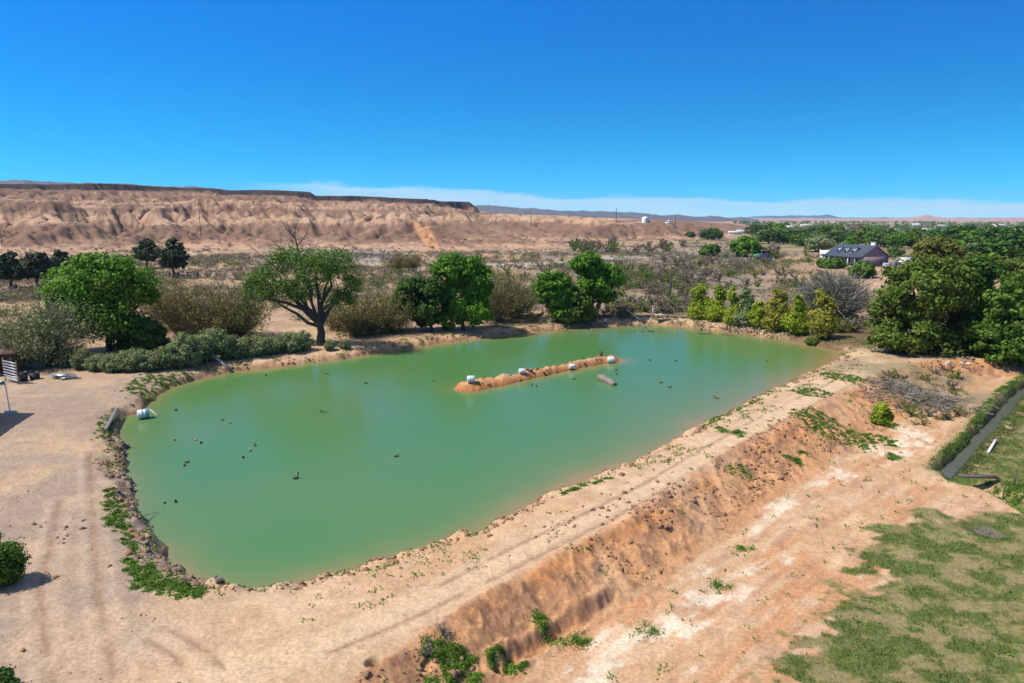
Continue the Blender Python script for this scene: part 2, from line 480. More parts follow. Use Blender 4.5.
DRUM = plain('white_plastic', (.56, .58, .59), .55, .3, 5, bump=.05)
DRUMB = plain('blue_plastic', (.16, .30, .45), .4, .2, 5, bump=.05)
BLACK = plain('dark_opening', (.012, .012, .013), .9, .3, 5)
GALV = plain('galvanised_metal', (.42, .44, .46), .45, .2, 4, metal=.6)
RUST = plain('rusty_steel', (.15, .07, .04), .8, .4, 4)
CONC = plain('concrete', (.36, .34, .31), .9, .2, 3)
ROCK = plain('rock', (.17, .12, .09), .95, .5, 4, bump=.6)
ROCKL = plain('rock_pale', (.42, .36, .30), .95, .3, 4, bump=.6)
CLOD = plain('earth_clod', (.24, .13, .075), .95, .45, 4, bump=.5)
DUCK = plain('duck_feathers', (.035, .028, .022), .7, .5, 20)
DUCKP = plain('pale_duck_feathers', (.30, .26, .20), .7, .4, 20)

# ------------------------------------------------------------------ ground
def rows():
    r = list(np.geomspace(4, 19.5, 14)[:-1])
    for py in np.arange(705, 262, -1.0):
        r.append(CH / math.tan(PITCH + math.atan((py - 341.5) / F)))
    d = r[-1]; st = 1.9
    while d < 1180:
        d += st; st = min(st * 1.006, 3.4); r.append(d)
    r += list(np.geomspace(1200, 11000, 30))
    return np.array(r)


RAD = rows()
tan_ = np.arange(-600, 600.1, 1.35) / (F * 1.017)
az = np.arctan(tan_); lim = az[-1]
oth = np.arange(lim + R(1.2), 2 * math.pi - lim - R(.6), R(2.2))
AZ = np.concatenate([az, oth]); NA = len(AZ); NR = len(RAD)
GX = (RAD[:, None] * np.sin(AZ)[None]).ravel(); GY = (RAD[:, None] * np.cos(AZ)[None]).ravel()
GH, GSD, GT, GDI, GDD, GDD2 = H(GX, GY, True)


def grid_faces(rs, cs, wrap):
    nr, nc = len(rs), len(cs)
    i = np.arange(nr - 1)[:, None]; j = np.arange(nc if wrap else nc - 1)[None]; j2 = (j + 1) % nc
    return np.stack([i * nc + j, i * nc + j2, (i + 1) * nc + j2, (i + 1) * nc + j], -1).reshape(-1, 4)


def C3(*c): return np.array(c)


def colour():
    x, y = GX, GY; D = np.hypot(x, y); P = np.where(y > 10, pxa(x, y), np.where(x < 0, -600, 2000))
    n1 = fbm(x / 14, y / 14, 4, 101); n2 = fbm(x / 3.2, y / 3.2, 4, 103); n3 = fbm(x / .8, y / .8, 3, 107); n4 = fbm(x / 45, y / 45, 4, 109)
    def mixc(c, k, m): return c + (np.asarray(k) - c) * m[:, None]
    pale = C3(.475, .325, .205); orange = C3(.47, .23, .10); grey = C3(.36, .285, .215); salt = C3(.66, .56, .44)
    c = np.zeros((len(x), 3)) + pale
    c = mixc(c, C3(.47, .285, .16), smooth(.4, .7, n1) * .8)
    c = mixc(c, C3(.57, .41, .27), smooth(.5, .75, n2) * .7)
    c = mixc(c, C3(.40, .25, .15), smooth(.56, .72, n3) * .35)
    # yard west of the pond: greyer, gravelly
    yard = smooth(-10, -17, x) * smooth(70, 60, y) + smooth(16, 8, np.abs(x + 22)) * smooth(24, 30, y) * smooth(72, 62, y)
    yard = np.clip(yard, 0, 1) * smooth(.2, .55, n1 * .5 + n2 * .5) 
    c = mixc(c, C3(.34, .255, .19), yard * .9)
    c = mixc(c, C3(.28, .215, .17), yard * smooth(.48, .66, n2) * .6); c = mixc(c, C3(.46, .33, .235), yard * smooth(.48, .30, n2) * .6)
    # field behind the pond
    fld = smooth(75, 100, D) * (GSD > 2)
    c = mixc(c, C3(.30, .205, .135), fld * smooth(.25, .55, n1) * .85)
    c = mixc(c, C3(.22, .155, .11), fld * smooth(.52, .72, n2) * .5)
    c = mixc(c, C3(.15, .17, .06), fld * smooth(.55, .68, fbm(x / 9, y / 9, 3, 113)) * .45 * smooth(190, 120, D))
    # grey scrub flat
    sf = smooth(500, 580, P) * smooth(105, 125, D) * smooth(420, 330, D) * smooth(790, 740, P)
    c = mixc(c, C3(.235, .195, .155), sf * smooth(.25, .55, n1) * .9)
    c = mixc(c, C3(.15, .12, .095), sf * smooth(.5, .7, n2) * .6)
    # gravel apron at the badlands foot and the pale wash
    ap = smooth(235, 280, P) * smooth(420, 380, P) * smooth(225, 250, D) * smooth(400, 340, D)
    c = mixc(c, C3(.26, .22, .195), ap * smooth(.25, .5, n4))
    ap2 = smooth(150, 60, P) * smooth(230, 250, D) * smooth(300, 285, D)
    c = mixc(c, C3(.22, .19, .175), ap2 * .8)
    dw = seg_dist(x, y, WASH)
    c = mixc(c, C3(.37, .325, .285), smooth(12, 6, dw + n1 * 8) * (D > 150))
    # town side soil
    tn = smooth(640, 760, P) * smooth(280, 380, D)
    c = mixc(c, C3(.24, .185, .12), tn * .8)
    c = mixc(c, C3(.12, .13, .05), tn * smooth(.45, .6, n4) * .8)
    c = mixc(c, C3(.34, .24, .18), smooth(1500, 2500, D))
    # badlands
    far = D > 230
    if far.any():
        hh, s, fa, ed, flat, rz, P_ = hills(x[far], y[far], True)
        xf, yf = x[far], y[far]
        b = np.zeros((len(xf), 3)) + C3(.305, .200, .142)
        nb = fbm(xf / 40, yf / 40, 4, 121); nc_ = fbm(xf / 11, yf / 11, 4, 123)
        b = mixc(b, C3(.20, .125, .088), smooth(.38, .62, nb))
        b = mixc(b, C3(.33, .185, .120), smooth(.5, .68, fbm(xf / 70, yf / 70, 3, 127)) * .6)
        b = mixc(b, C3(.46, .31, .205), smooth(.55, .72, nc_) * .55 * smooth(.7, .1, s))
        strat = fbm(hh / 2.1 + nb * 1.2, nb * 2, 2, 131)
        b = mixc(b, C3(.19, .115, .080), smooth(.52, .60, strat) * .8)
        b = mixc(b, C3(.46, .30, .20), smooth(.44, .36, strat) * .7)
        b = mixc(b, C3(.41, .285, .20), smooth(3.2, 5.5, fa) * .6)
        b = mixc(b, C3(.10, .075, .06), smooth(.60, .72, fbm(xf / 3.5, yf / 3.5, 3, 135)) * .55)
        capm = smooth(.970, .984, ed) * flat
        b = mixc(b, C3(.055, .038, .032), capm * (P_ < 480))
        m = smooth(.0, .06, s) * smooth(790, 730, P_)
        cf = c[far]; cf = cf + (b - cf) * m[:, None]; c[far] = cf
        # the orange cut track on the slope
        tr = smooth(9, 5, np.abs(P_ - 432 + (hh) * 1.2)) * smooth(.0, .05, s) * smooth(.35, .25, s)
        c[far] = c[far] + (C3(.52, .27, .13) - c[far]) * (tr * .8)[:, None]
    # berm slope and low ground
    nr = D < 230
    sl = smooth(0, .08, GT) * smooth(1.0, .9, GT)
    c = mixc(c, orange * .5 + C3(.46, .265, .15) * .5, sl * .95)
    c = mixc(c, C3(.50, .225, .09), np.clip(smooth(0.0, .05, GT) * smooth(.5, .2, GT), 0, 1) * smooth(.40, .60, n1 * .4 + n2 * .6) * .8)
    c = mixc(c, C3(.22, .12, .075), sl * smooth(.54, .66, n3) * .6)
    c = mixc(c, C3(.48, .31, .19), sl * smooth(.58, .72, fbm(x / 2, y / 6, 3, 137)) * .5)
    lowm = smooth(.9, 1, GT)
    u = x * .73 + y * .68; v = x * .68 - y * .73
    st1 = fbm(u / 7, v / 1.3, 4, 139); st2 = fbm(u / 2.5, v / .45, 4, 145)
    c = mixc(c, C3(.48, .30, .175), lowm * .9)
    c = mixc(c, C3(.47, .245, .125), lowm * smooth(.45, .60, st1) * .8)
    c = mixc(c, C3(.53, .365, .235), lowm * smooth(.50, .64, st2) * .75)
    c = mixc(c, C3(.36, .20, .12), lowm * smooth(.60, .72, fbm(u / 3, v / .5, 4, 147)) * .5)
    dS = seg_dist(x[nr], y[nr], SALT); sm = np.zeros(len(x)); sm[nr] = smooth(3.8, .4, dS)
    sn = fbm(u / 2.2, v / .7, 5, 141) * .55 + fbm(u / 9, v / 5, 2, 143) * .45
    c = mixc(c, salt, smooth(.565, .68, sn * .80 + sm * .20) * smooth(0.02, .35, sm) * (GT > .85) * smooth(.25, .6, n3) * .85)
    # the berm road and the tracks
    dr = np.full(len(x), 99.); dr[nr] = seg_dist(x[nr], y[nr], ROAD)
    c = mixc(c, C3(.55, .40, .26), smooth(2.2, .8, dr + n2 * 1.2) * (GT < .1) * .75)
    for tr in TRACKS:
        dt = np.full(len(x), 99.); dt[nr] = seg_dist(x[nr], y[nr], tr)
        c = mixc(c, C3(.31, .20, .135), np.exp(-(dt / .13) ** 2) * .9 * smooth(.30, .5, n3 * .5 + n2 * .5))
        c = mixc(c, C3(.55, .40, .285), np.exp(-((dt - .5) / .2) ** 2) * .3)
    # shore: damp orange earth
    c = mixc(c, C3(.27, .135, .065), smooth(.75, .1, GSD) * smooth(40, 60, y) * .9)
    c = mixc(c, C3(.30, .18, .10), smooth(.45, .0, GSD) * .9)
    west = smooth(1.6, .5, GSD) * (GSD > -.5) * smooth(-14, -19, x) * smooth(64, 58, y)
    c = mixc(c, C3(.16, .125, .09), west * smooth(.35, .55, n3) * .9)
    isl = (GDI < 3) & (GSD < 0)
    c[isl] = mixc(c[isl], C3(.42, .185, .075), np.ones(isl.sum()))
    c[isl] = mixc(c[isl], C3(.50, .30, .17), smooth(.35, .6, GH[isl]) * smooth(.3, .6, n3[isl]))
    c[isl] = mixc(c[isl], C3(.30, .12, .05), smooth(.15, .05, GH[isl]))
    # grass
    g = np.zeros(len(x))
    xs, ys = x[nr], y[nr]
    g1 = np.where(inside(xs, ys, GRASS), 1, -1) * seg_dist(xs, ys, GRASS, True)
    g2 = np.where(inside(xs, ys, GRASS2), 1, -1) * seg_dist(xs, ys, GRASS2, True)
    gn = (fbm(xs / 1.8, ys / 1.0, 4, 151) - .52) * 4.6 + (fbm(xs / .5, ys / .4, 2, 153) - .5) * 1.2
    g[nr] = np.maximum(smooth(-.4, .6, g1 + gn), smooth(-.2, .5, g2 + gn * .6)) * (GT[nr] > .8)
    gd = fbm(x / 1.3, y / 1.0, 5, 157, .75); 
    gcol = np.zeros((len(x), 3)) + C3(.185, .175, .070)
    gcol = mixc(gcol, C3(.070, .115, .024), smooth(.43, .55, gd))
    gcol = mixc(gcol, C3(.24, .195, .105), smooth(.42, .30, gd) * .85)
    gr = smooth(35, 40, x - y * .0 + (fbm(x / 4, y / 4, 2, 159) - .5) * 10) * 0
    c = c + (gcol - c) * (g * .93)[:, None]
    bankg = smooth(2.4, .9, GDD + n2) + smooth(2.0, .5, GDD2 + n2)
    bankg = np.clip(bankg, 0, 1)
    c = mixc(c, C3(.075, .125, .028), bankg * smooth(.3, .5, n2 * .5 + n3 * .5))
    c = mixc(c, C3(.09, .085, .06), smooth(.8, .5, GDD))
    pd = np.hypot(x - PUDDLE[0], y - PUDDLE[1]) + (n3 - .5) * .5
    c = mixc(c, C3(.05, .085, .02), smooth(1.5, 1.0, pd) * .8); c = mixc(c, C3(.15, .135, .11), smooth(.75, .5, pd))
    # the brush corner by the road's bend
    bc = at(915, 398, -1.5); db = np.hypot((x - bc[0]) / 8, (y - bc[1]) / 9)
    c = mixc(c, C3(.23, .19, .115), smooth(1.1, .5, db + (n2 - .5)) * .8)
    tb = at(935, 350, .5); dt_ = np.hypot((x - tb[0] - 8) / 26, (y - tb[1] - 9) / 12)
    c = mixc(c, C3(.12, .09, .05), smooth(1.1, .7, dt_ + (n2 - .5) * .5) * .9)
    return np.clip(c * C3(1.0, .98, .95), 0.01, .9), g, bankg


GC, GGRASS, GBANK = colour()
geo = Geo()
V = np.stack([GX, GY, GH], 1)
ctr = np.array([[0, 0, Hs(0, .1)]])
geo.add(np.vstack([V, ctr]), grid_faces(RAD, AZ, True)[:, ::-1], [(NR * NA, (j + 1) % NA, j) for j in range(NA)])


def ground_mat():
    m, nt, b = mat('ground_soil'); L = nt.links
    a = N(nt, 'ShaderNodeAttribute', attribute_name='soil')
    tc = N(nt, 'ShaderNodeTexCoord')
    res = a.outputs['Color']
    hs = []
    for sc, lo, hi, det in ((1.1, .84, 1.14, 9), (7.0, .70, 1.26, 8), (26.0, .82, 1.16, 4)):
        no = N(nt, 'ShaderNodeTexNoise'); no.inputs['Scale'].default_value = sc; no.inputs['Detail'].default_value = det; no.inputs['Roughness'].default_value = .68
        L.new(tc.outputs['Object'], no.inputs['Vector'])
        mr = N(nt, 'ShaderNodeMapRange'); mr.inputs['From Min'].default_value = .3; mr.inputs['From Max'].default_value = .7
        mr.inputs['To Min'].default_value = lo; mr.inputs['To Max'].default_value = hi
        L.new(no.outputs['Fac'], mr.inputs['Value'])
        mu = N(nt, 'ShaderNodeMix', data_type='RGBA', blend_type='MULTIPLY'); mu.inputs['Factor'].default_value = 1
        L.new(res, mu.inputs['A']); L.new(mr.outputs['Result'], mu.inputs['B']); res = mu.outputs['Result']; hs.append(no.outputs['Fac'])
    # scattered pebbles
    vo = N(nt, 'ShaderNodeTexVoronoi'); vo.inputs['Scale'].default_value = 3.2; L.new(tc.outputs['Object'], vo.inputs['Vector'])
    st = N(nt, 'ShaderNodeMath', operation='LESS_THAN'); st.inputs[1].default_value = .13; L.new(vo.outputs['Distance'], st.inputs[0])
    sp = N(nt, 'ShaderNodeSeparateColor'); L.new(vo.outputs['Color'], sp.inputs[0])
    s2 = N(nt, 'ShaderNodeMath', operation='GREATER_THAN'); s2.inputs[1].default_value = .62; L.new(sp.outputs[0], s2.inputs[0])
    s3 = N(nt, 'ShaderNodeMath', operation='MULTIPLY'); L.new(st.outputs[0], s3.inputs[0]); L.new(s2.outputs[0], s3.inputs[1])
    s4 = N(nt, 'ShaderNodeMath', operation='MULTIPLY'); s4.inputs[1].default_value = .5; L.new(s3.outputs[0], s4.inputs[0])
    pm = N(nt, 'ShaderNodeMix', data_type='RGBA', blend_type='MULTIPLY'); pm.inputs['B'].default_value = (.45, .42, .40, 1)
    L.new(s4.outputs[0], pm.inputs['Factor']); L.new(res, pm.inputs['A']); res = pm.outputs['Result']
    hm = N(nt, 'ShaderNodeAttribute', attribute_name='hill')
    hn_ = N(nt, 'ShaderNodeTexNoise'); hn_.noise_type = 'RIDGED_MULTIFRACTAL'; hn_.inputs['Scale'].default_value = .16; hn_.inputs['Detail'].default_value = 5; L.new(tc.outputs['Object'], hn_.inputs['Vector'])
    hp = N(nt, 'ShaderNodeBump'); hp.inputs['Distance'].default_value = 1.6; L.new(hm.outputs['Fac'], hp.inputs['Strength']); L.new(hn_.outputs['Fac'], hp.inputs['Height'])
    L.new(res, b.inputs['Base Color']); b.inputs['Roughness'].default_value = .95; b.inputs['Specular IOR Level'].default_value = .1
    ad = N(nt, 'ShaderNodeMath', operation='MULTIPLY_ADD'); L.new(hs[1], ad.inputs[0]); ad.inputs[1].default_value = .5; L.new(hs[2], ad.inputs[2])
    bp = N(nt, 'ShaderNodeBump'); bp.inputs['Strength'].default_value = .55; bp.inputs['Distance'].default_value = .05
    L.new(ad.outputs[0], bp.inputs['Height']); L.new(hp.outputs['Normal'], bp.inputs['Normal']); L.new(bp.outputs['Normal'], b.inputs['Normal'])
    return m


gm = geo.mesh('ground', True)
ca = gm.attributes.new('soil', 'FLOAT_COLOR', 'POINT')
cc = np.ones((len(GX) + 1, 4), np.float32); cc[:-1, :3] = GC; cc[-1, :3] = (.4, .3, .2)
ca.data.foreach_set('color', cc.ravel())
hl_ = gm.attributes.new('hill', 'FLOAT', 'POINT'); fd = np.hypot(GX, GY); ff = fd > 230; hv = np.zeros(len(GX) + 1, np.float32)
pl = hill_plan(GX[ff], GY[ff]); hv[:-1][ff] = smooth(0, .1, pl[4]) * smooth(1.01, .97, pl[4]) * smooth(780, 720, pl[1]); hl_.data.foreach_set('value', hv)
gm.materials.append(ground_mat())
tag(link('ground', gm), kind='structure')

# ------------------------------------------------------------------ water
def water_sheet(name, z, sub, m, sed):
    rs = np.arange(0, NR, sub); cs = np.arange(0, NA, sub)
    idx = (rs[:, None] * NA + cs[None]).ravel()
    f = grid_faces(rs, cs, False)
    keep = sed['mask'][idx][f].any(1)
    f = f[keep]; used = np.unique(f); remap = np.full(len(idx), -1); remap[used] = np.arange(len(used))
    ii = idx[used]
    g = Geo(); g.add(np.stack([GX[ii], GY[ii], np.full(len(ii), z)], 1), remap[f][:, ::-1], tint=sed['val'][ii])
    return tag(g.build(name, m, smooth_=True), kind='structure')


def water_mat(name, deep, shallow, rough=.22):
    m, nt, b = mat(name); L = nt.links
    a = N(nt, 'ShaderNodeAttribute', attribute_name='tint')
    mx = N(nt, 'ShaderNodeMix', data_type='RGBA'); mx.inputs['A'].default_value = (*deep, 1); mx.inputs['B'].default_value = (*shallow, 1)
    L.new(a.outputs['Fac'], mx.inputs['Factor']); L.new(mx.outputs['Result'], b.inputs['Base Color'])
    b.inputs['Roughness'].default_value = rough; b.inputs['IOR'].default_value = 1.33
    tc = N(nt, 'ShaderNodeTexCoord'); no = N(nt, 'ShaderNodeTexNoise'); no.inputs['Scale'].default_value = 1.6; no.inputs['Detail'].default_value = 5
    L.new(tc.outputs['Object'], no.inputs['Vector'])
    bp = N(nt, 'ShaderNodeBump'); bp.inputs['Strength'].default_value = .06; bp.inputs['Distance'].default_value = .1
    L.new(no.outputs['Fac'], bp.inputs['Height']); L.new(bp.outputs['Normal'], b.inputs['Normal'])
    return m


wn = fbm(GX / 5, GY / 5, 3, 171); wn2 = fbm(GX / 16, GY / 16, 3, 173)
east = smooth(-20, 10, GX)
dsh = -GSD * lerp(1.5, .8, east) + (wn - .5) * 2.2 + (wn2 - .5) * 2
shore = np.exp(-np.clip(dsh, 0, 99) / lerp(1.2, 1.9, east)) * lerp(.5, .8, east)
ish = np.exp(-np.clip(GDI - .6 + (wn - .5) * 1.2, 0, 99) / .9) * .9
val = np.clip(np.maximum(shore, ish) + (wn2 - .5) * .2 + (wn - .5) * .06, 0, 1)
water_sheet('pond_water', 0.0, 2, water_mat('pond_water', (.070, .174, .052), (.31, .185, .08)), dict(mask=(GSD < .6) & (np.hypot(GX, GY) < 160), val=val))
water_sheet('ditch_water', ZL - .72, 1, water_mat('ditch_water', (.09, .10, .085), (.09, .10, .085), .12), dict(mask=(GDD < 1.2) & (GT > .6), val=val * 0))
# ------------------------------------------------------------------ far ranges
def mountains(name, D, pts, m, z0=-8, depth=.35, seed=0, base=None):
    px = np.arange(pts[0][0], pts[-1][0], 2.0); nr = 44
    t = np.linspace(-1, 1, nr)
    sk = np.interp(px, [p[0] for p in pts], [p[1] for p in pts])
    sk = sk - (fbm(px / 9, px * 0 + seed, 4, seed % 40, .6) - .5) * 2.2
    A = (px - 512) / 694.4
    dist = D * (1 + t * depth)
    X = dist[:, None] * np.sin(np.arctan(A))[None]; Y = dist[:, None] * np.cos(np.arctan(A))[None]
    top = np.maximum(CH + (216 - sk) / F * D / np.sqrt(1 + A * A) , z0 + 6)
    prof = np.clip(1 - np.abs(t), 0, 1) ** 1.1
    rr = ridged(X / (D * .03), Y / (D * .05), 5, seed, .55)
    hh = z0 + (top - z0)[None] * prof[:, None] * (1 + (prof[:, None] < .97) * (rr - .55) * .75 * np.sin(np.pi * prof)[:, None])
    g = Geo(); g.add(np.stack([X, Y, hh], -1).reshape(-1, 3), grid_faces(t, px, False)[:, ::-1])
    return tag(g.build(name, m, smooth_=True), kind='structure')


mountains('mountain_range', 4200, [(-200, 184), (-60, 181), (0, 181.5), (30, 180.5), (60, 183), (130, 184.5), (160, 187), (190, 186.5), (230, 190), (300, 195), (380, 201), (440, 206), (470, 206), (490, 205.5), (512, 207.5), (537, 208.5), (562, 211), (594, 211),
          (612, 212), (632, 212), (647, 213.5), (662, 215.5), (677, 214.3), (692, 216.5), (712, 215.8), (732, 218), (760, 219)], plain('dark_mountain_rock', (.085, .075, .085), 1, .4, .004, bump=0), seed=201)
mountains('pink_mountain_range', 5200, [(680, 220), (740, 219.5), (768, 220), (805, 218), (835, 218.8), (870, 218.8), (892, 218), (915, 216.3), (927, 215), (945, 217.5), (968, 218.6), (1000, 217.2), (1024, 217), (1090, 216), (1200, 218)],
          plain('pink_mountain_rock', (.36, .22, .18), 1, .35, .004, bump=0), seed=221)
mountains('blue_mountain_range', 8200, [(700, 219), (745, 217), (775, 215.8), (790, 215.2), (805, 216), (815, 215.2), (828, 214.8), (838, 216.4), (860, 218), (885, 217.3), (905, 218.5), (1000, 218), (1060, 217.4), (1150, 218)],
          plain('haze_blue_rock', (.05, .09, .16), 1, .3, .004, bump=0), depth=.06, seed=241)  # blue of the distance haze is put into the rock colour

# ------------------------------------------------------------------ vegetation builders
def crown_geo(ells, n, leaf, seed, sub=26, subr=.30, up=.35, shell=.25, asp=.6, spread=.22):
    r = np.random.default_rng(seed); g = Geo()
    ells = [np.asarray(e, float) for e in ells]
    vol = np.array([(e[3] * e[4] * e[5]) ** (2 / 3) for e in ells]); vol /= vol.sum()
    for e, w in zip(ells, vol):
        c = e[:3]; rad = e[3:]
        k = max(8, int(1.5 * sub * (.5 + w * len(ells) * .5))); n_ = n * 1.5
        d = r.normal(size=(k, 3)); d /= np.linalg.norm(d, axis=1)[:, None]
        sc = c + d * rad * r.uniform(.35, .92, (k, 1)) ** .6
        sr = subr * rad.mean() * r.uniform(.6, 1.35, k); ct = r.uniform(0, .5, k)
        m = int(n_ * w); pick = r.choice(k, m, p=(sr ** 2) / (sr ** 2).sum())
        dd = r.normal(size=(m, 3)); dd /= np.linalg.norm(dd, axis=1)[:, None]
        pos = sc[pick] + dd * sr[pick][:, None] * np.array([1.1, 1.1, .8]) * (r.uniform(shell, 1.0, (m, 1)) + np.abs(r.normal(size=(m, 1))) * spread)
        nr = dd + (pos - c) / rad * .5 + np.array([0, 0, up]) + r.normal(size=(m, 3)) * .6
        g.cards(pos, nr, leaf * r.uniform(.6, 1.35, m), np.clip(ct[pick] + r.uniform(0, .5, m), 0, 1), asp)
    return g


def curve(a, b, bend, m=6, r=None):
    a = np.asarray(a, float); b = np.asarray(b, float); t = np.linspace(0, 1, m)[:, None]
    k = (np.asarray(bend, float))[None] * (np.sin(t * math.pi))
    j = (r.normal(size=(m, 3)) * np.linalg.norm(b - a) * .025 * np.sin(t * math.pi)) if r is not None else 0
    return a + (b - a) * t + k + j


def trunk_geo(h0, r0, targets, seed, lean=(0, 0)):
    r = np.random.default_rng(seed); g = Geo()
    top = np.array([lean[0], lean[1], h0])
    g.tube(np.vstack([[0, 0, -.4], curve((0, 0, 0), top, (0, 0, 0), 5, r)]), np.concatenate([[r0 * 1.5], np.linspace(r0 * 1.2, r0 * .75, 5)]), 9)
    for tg in targets:
        tg = np.asarray(tg, float); st = top * r.uniform(.7, 1.0)
        pts = curve(st, tg, np.array([0, 0, -.10 * np.linalg.norm(tg - st)]) * r.uniform(-.3, 1), 7, r)
        g.tube(pts, np.linspace(r0 * .52, r0 * .10, 7), 7)
        for _ in range(3):
            q = pts[r.integers(2, 5)]; e = q + (np.clip(r.normal(size=3), -1.2, 1.2) * .5 + np.array([0, 0, .2])) * np.linalg.norm(tg - st) * .25
            g.tube(curve(q, e, r.normal(size=3) * .1, 5, r), np.linspace(r0 * .18, r0 * .04, 5), 5)
    return g


def hero(name, px, py, ells, lm, label, cat='tree', group=None, n=9000, leaf=.26, seed=1, tr=.3, th=.3, bark=None, depth=.85, sub=26, subr=.30, lean=0, extra=None, spread=.22):
    b = gp(px, py); s = scale_at(*b); r = np.random.default_rng(seed)
    E = []
    for i, (cx, cy, rx, rz) in enumerate(ells):
        E.append(((cx - px) / s, (0 if i == 0 else r.uniform(-.35, .35) * rx / s), (py - cy) / s, rx / s, rx / s * depth, rz / s))
    t = thing(name, label, cat, b, 0, group)
    hmax = max(e[2] + e[5] for e in E)
    tg = [(e[0], e[1], e[2] + e[5] * .2) for e in E]
    g = trunk_geo(hmax * th, tr, tg, seed, (lean / s, 0))
    if extra:
        for pts, r0, r1 in extra:
            P = np.array([((a - px) / s, dd / s, (py - c) / s) for a, c, dd in pts])
            g.tube(P, np.linspace(r0 * .8, r1 * .8, len(P)), 6)
    g.build('trunk', bark or BARK, t, smooth_=True)
    crown_geo(E, n, leaf, seed + 100, sub, subr, spread=spread).build('crown', LM[lm], t)
    return t


def twig_geo(n, h, spread, seed, w=.045, leaves=0, leaf=.1, droop=.1, dome=True):
    r = np.random.default_rng(seed); g = Geo(); lf = Geo()
    # main stems, then side twigs, then fine sprays
    def shoots(base, dirs, ln, m=5):
        t = np.linspace(0, 1, m)[None, :, None]
        out = dirs.copy(); out[:, 2] = 0
        P = base[:, None] + dirs[:, None] * ln[:, None, None] * t + out[:, None] * ln[:, None, None] * droop * t ** 2 + r.normal(size=(len(base), m, 3)) * ln[:, None, None] * .03 * t
        return P
    k = max(8, n // 14)
    a = r.uniform(0, 2 * math.pi, k); e = r.uniform(.15, 1.0, k) * spread
    d = np.stack([np.cos(a) * e, np.sin(a) * e, np.sqrt(np.clip(1.2 - e ** 2 * .45, .15, 1.3))], 1)
    d /= np.linalg.norm(d, axis=1)[:, None]
    L = h * r.uniform(.65, 1.0, k) * (1 - .15 * e / spread)
    P1 = shoots(r.normal(size=(k, 3)) * np.array([.12, .12, 0]) * h * .3, d, L)
    g.ribbons(P1, w * 1.6, r.random(k))
    k2 = n; i = r.integers(0, k, k2); j = r.integers(1, 5, k2)
    b2 = P1[i, j]; d2 = d[i] + r.normal(size=(k2, 3)) * .55; d2 /= np.linalg.norm(d2, axis=1)[:, None]
    P2 = shoots(b2, d2, h * r.uniform(.12, .34, k2), 4)
    g.ribbons(P2, w, r.random(k2))
    if leaves:
        i = r.integers(0, k2, leaves); j = r.integers(1, 4, leaves)
        c = P2[i, j] + r.normal(size=(leaves, 3)) * h * .035
        lf.cards(c, r.normal(size=(leaves, 3)) + [0, 0, .5], leaf * r.uniform(.6, 1.4, leaves), r.random(leaves), .5)
        return g, lf
    return g, None


# ------------------------------------------------------------------ named trees
hero('leafy_tree', 110, 350, [(105, 285, 44, 26), (76, 290, 24, 20), (140, 284, 22, 22), (115, 268, 36, 13), (112, 314, 40, 22), (85, 308, 22, 16), (66, 276, 11, 8), (98, 260, 12, 7), (132, 264, 13, 7), (152, 296, 11, 9), (62, 302, 10, 8), (88, 270, 12, 8)], 'bright',
     'broad bright green leafy tree standing beside the sage hedge at the yard', n=14000, leaf=.20, seed=11, tr=.32, th=.35, sub=34)
hero('leafy_tree', 143, 350, [(141, 333, 25, 19), (128, 328, 14, 14), (155, 338, 13, 12)], 'dark',
     'shaded lower right side of the broad bright tree, shade put into dark green leaves', n=5000, leaf=.22, seed=12, tr=.2, th=.25)  # shaded side of the broad tree, its shade painted as darker leaves
hero('old_cottonwood_tree', 321, 345, [(300, 288, 20, 14), (270, 276, 20, 12), (258, 290, 13, 13), (300, 259, 28, 11), (338, 262, 26, 13), (354, 284, 12, 13), (342, 298, 17, 9), (283, 290, 20, 10), (322, 272, 22, 12)], 'mid',
     'old spreading tree with a thick dark forked trunk and bare branches poking out on top', n=11000, leaf=.125, seed=13, tr=.46, th=.26, sub=34, subr=.30, spread=.4,
     extra=[([(318, 322, 0), (305, 309, 0), (290, 302, -4), (272, 298, -6), (262, 300, -8)], .34, .12),
            ([(300, 268, 0), (303, 252, 2), (300, 236, 2), (304, 222, 2)], .2, .03), ([(303, 246, 2), (312, 236, 0), (316, 226, 0)], .09, .02), ([(301, 240, 2), (292, 230, 3), (286, 219, 3)], .08, .02),
            ([(300, 262, 0), (283, 246, 0), (272, 236, 0)], .10, .02), ([(290, 252, 0), (283, 238, 2)], .06, .02), ([(285, 272, 0), (266, 256, 3), (254, 246, 3), (248, 243, 3)], .08, .02),
            ([(303, 232, 2), (309, 224, 2)], .05, .02), ([(322, 300, 0), (318, 280, 2), (322, 262, 2)], .3, .08), ([(322, 305, 0), (335, 285, -2), (332, 268, -2)], .28, .08), ([(321, 312, 0), (338, 300, -3), (345, 290, -3)], .22, .07),
            ([(316, 315, 0), (300, 296, 2), (290, 280, 2)], .26, .08)])
hero('round_dark_tree', 432, 331, [(420, 299, 24, 22), (406, 306, 15, 14), (436, 288, 14, 13), (428, 316, 18, 10)], 'dark',
     'round dark green tree on the far bank beside the taller bright one', n=8000, leaf=.24, seed=14, tr=.2, th=.3, sub=30)
hero('tall_leafy_tree', 463, 330, [(458, 268, 24, 14), (477, 284, 16, 22), (459, 298, 20, 22), (450, 318, 12, 11), (477, 308, 16, 16), (470, 268, 16, 12)], 'bright',
     'tall lush bright green tree behind the duck box on the far bank', n=12000, leaf=.25, seed=15, tr=.25, th=.3, sub=32)
hero('leafy_tree', 556, 322, [(555, 287, 17, 18), (545, 292, 9, 14), (562, 303, 15, 16)], 'bright',
     'upright green tree on the far bank behind the lime coloured bush', n=7000, leaf=.26, seed=16, tr=.2, th=.3)
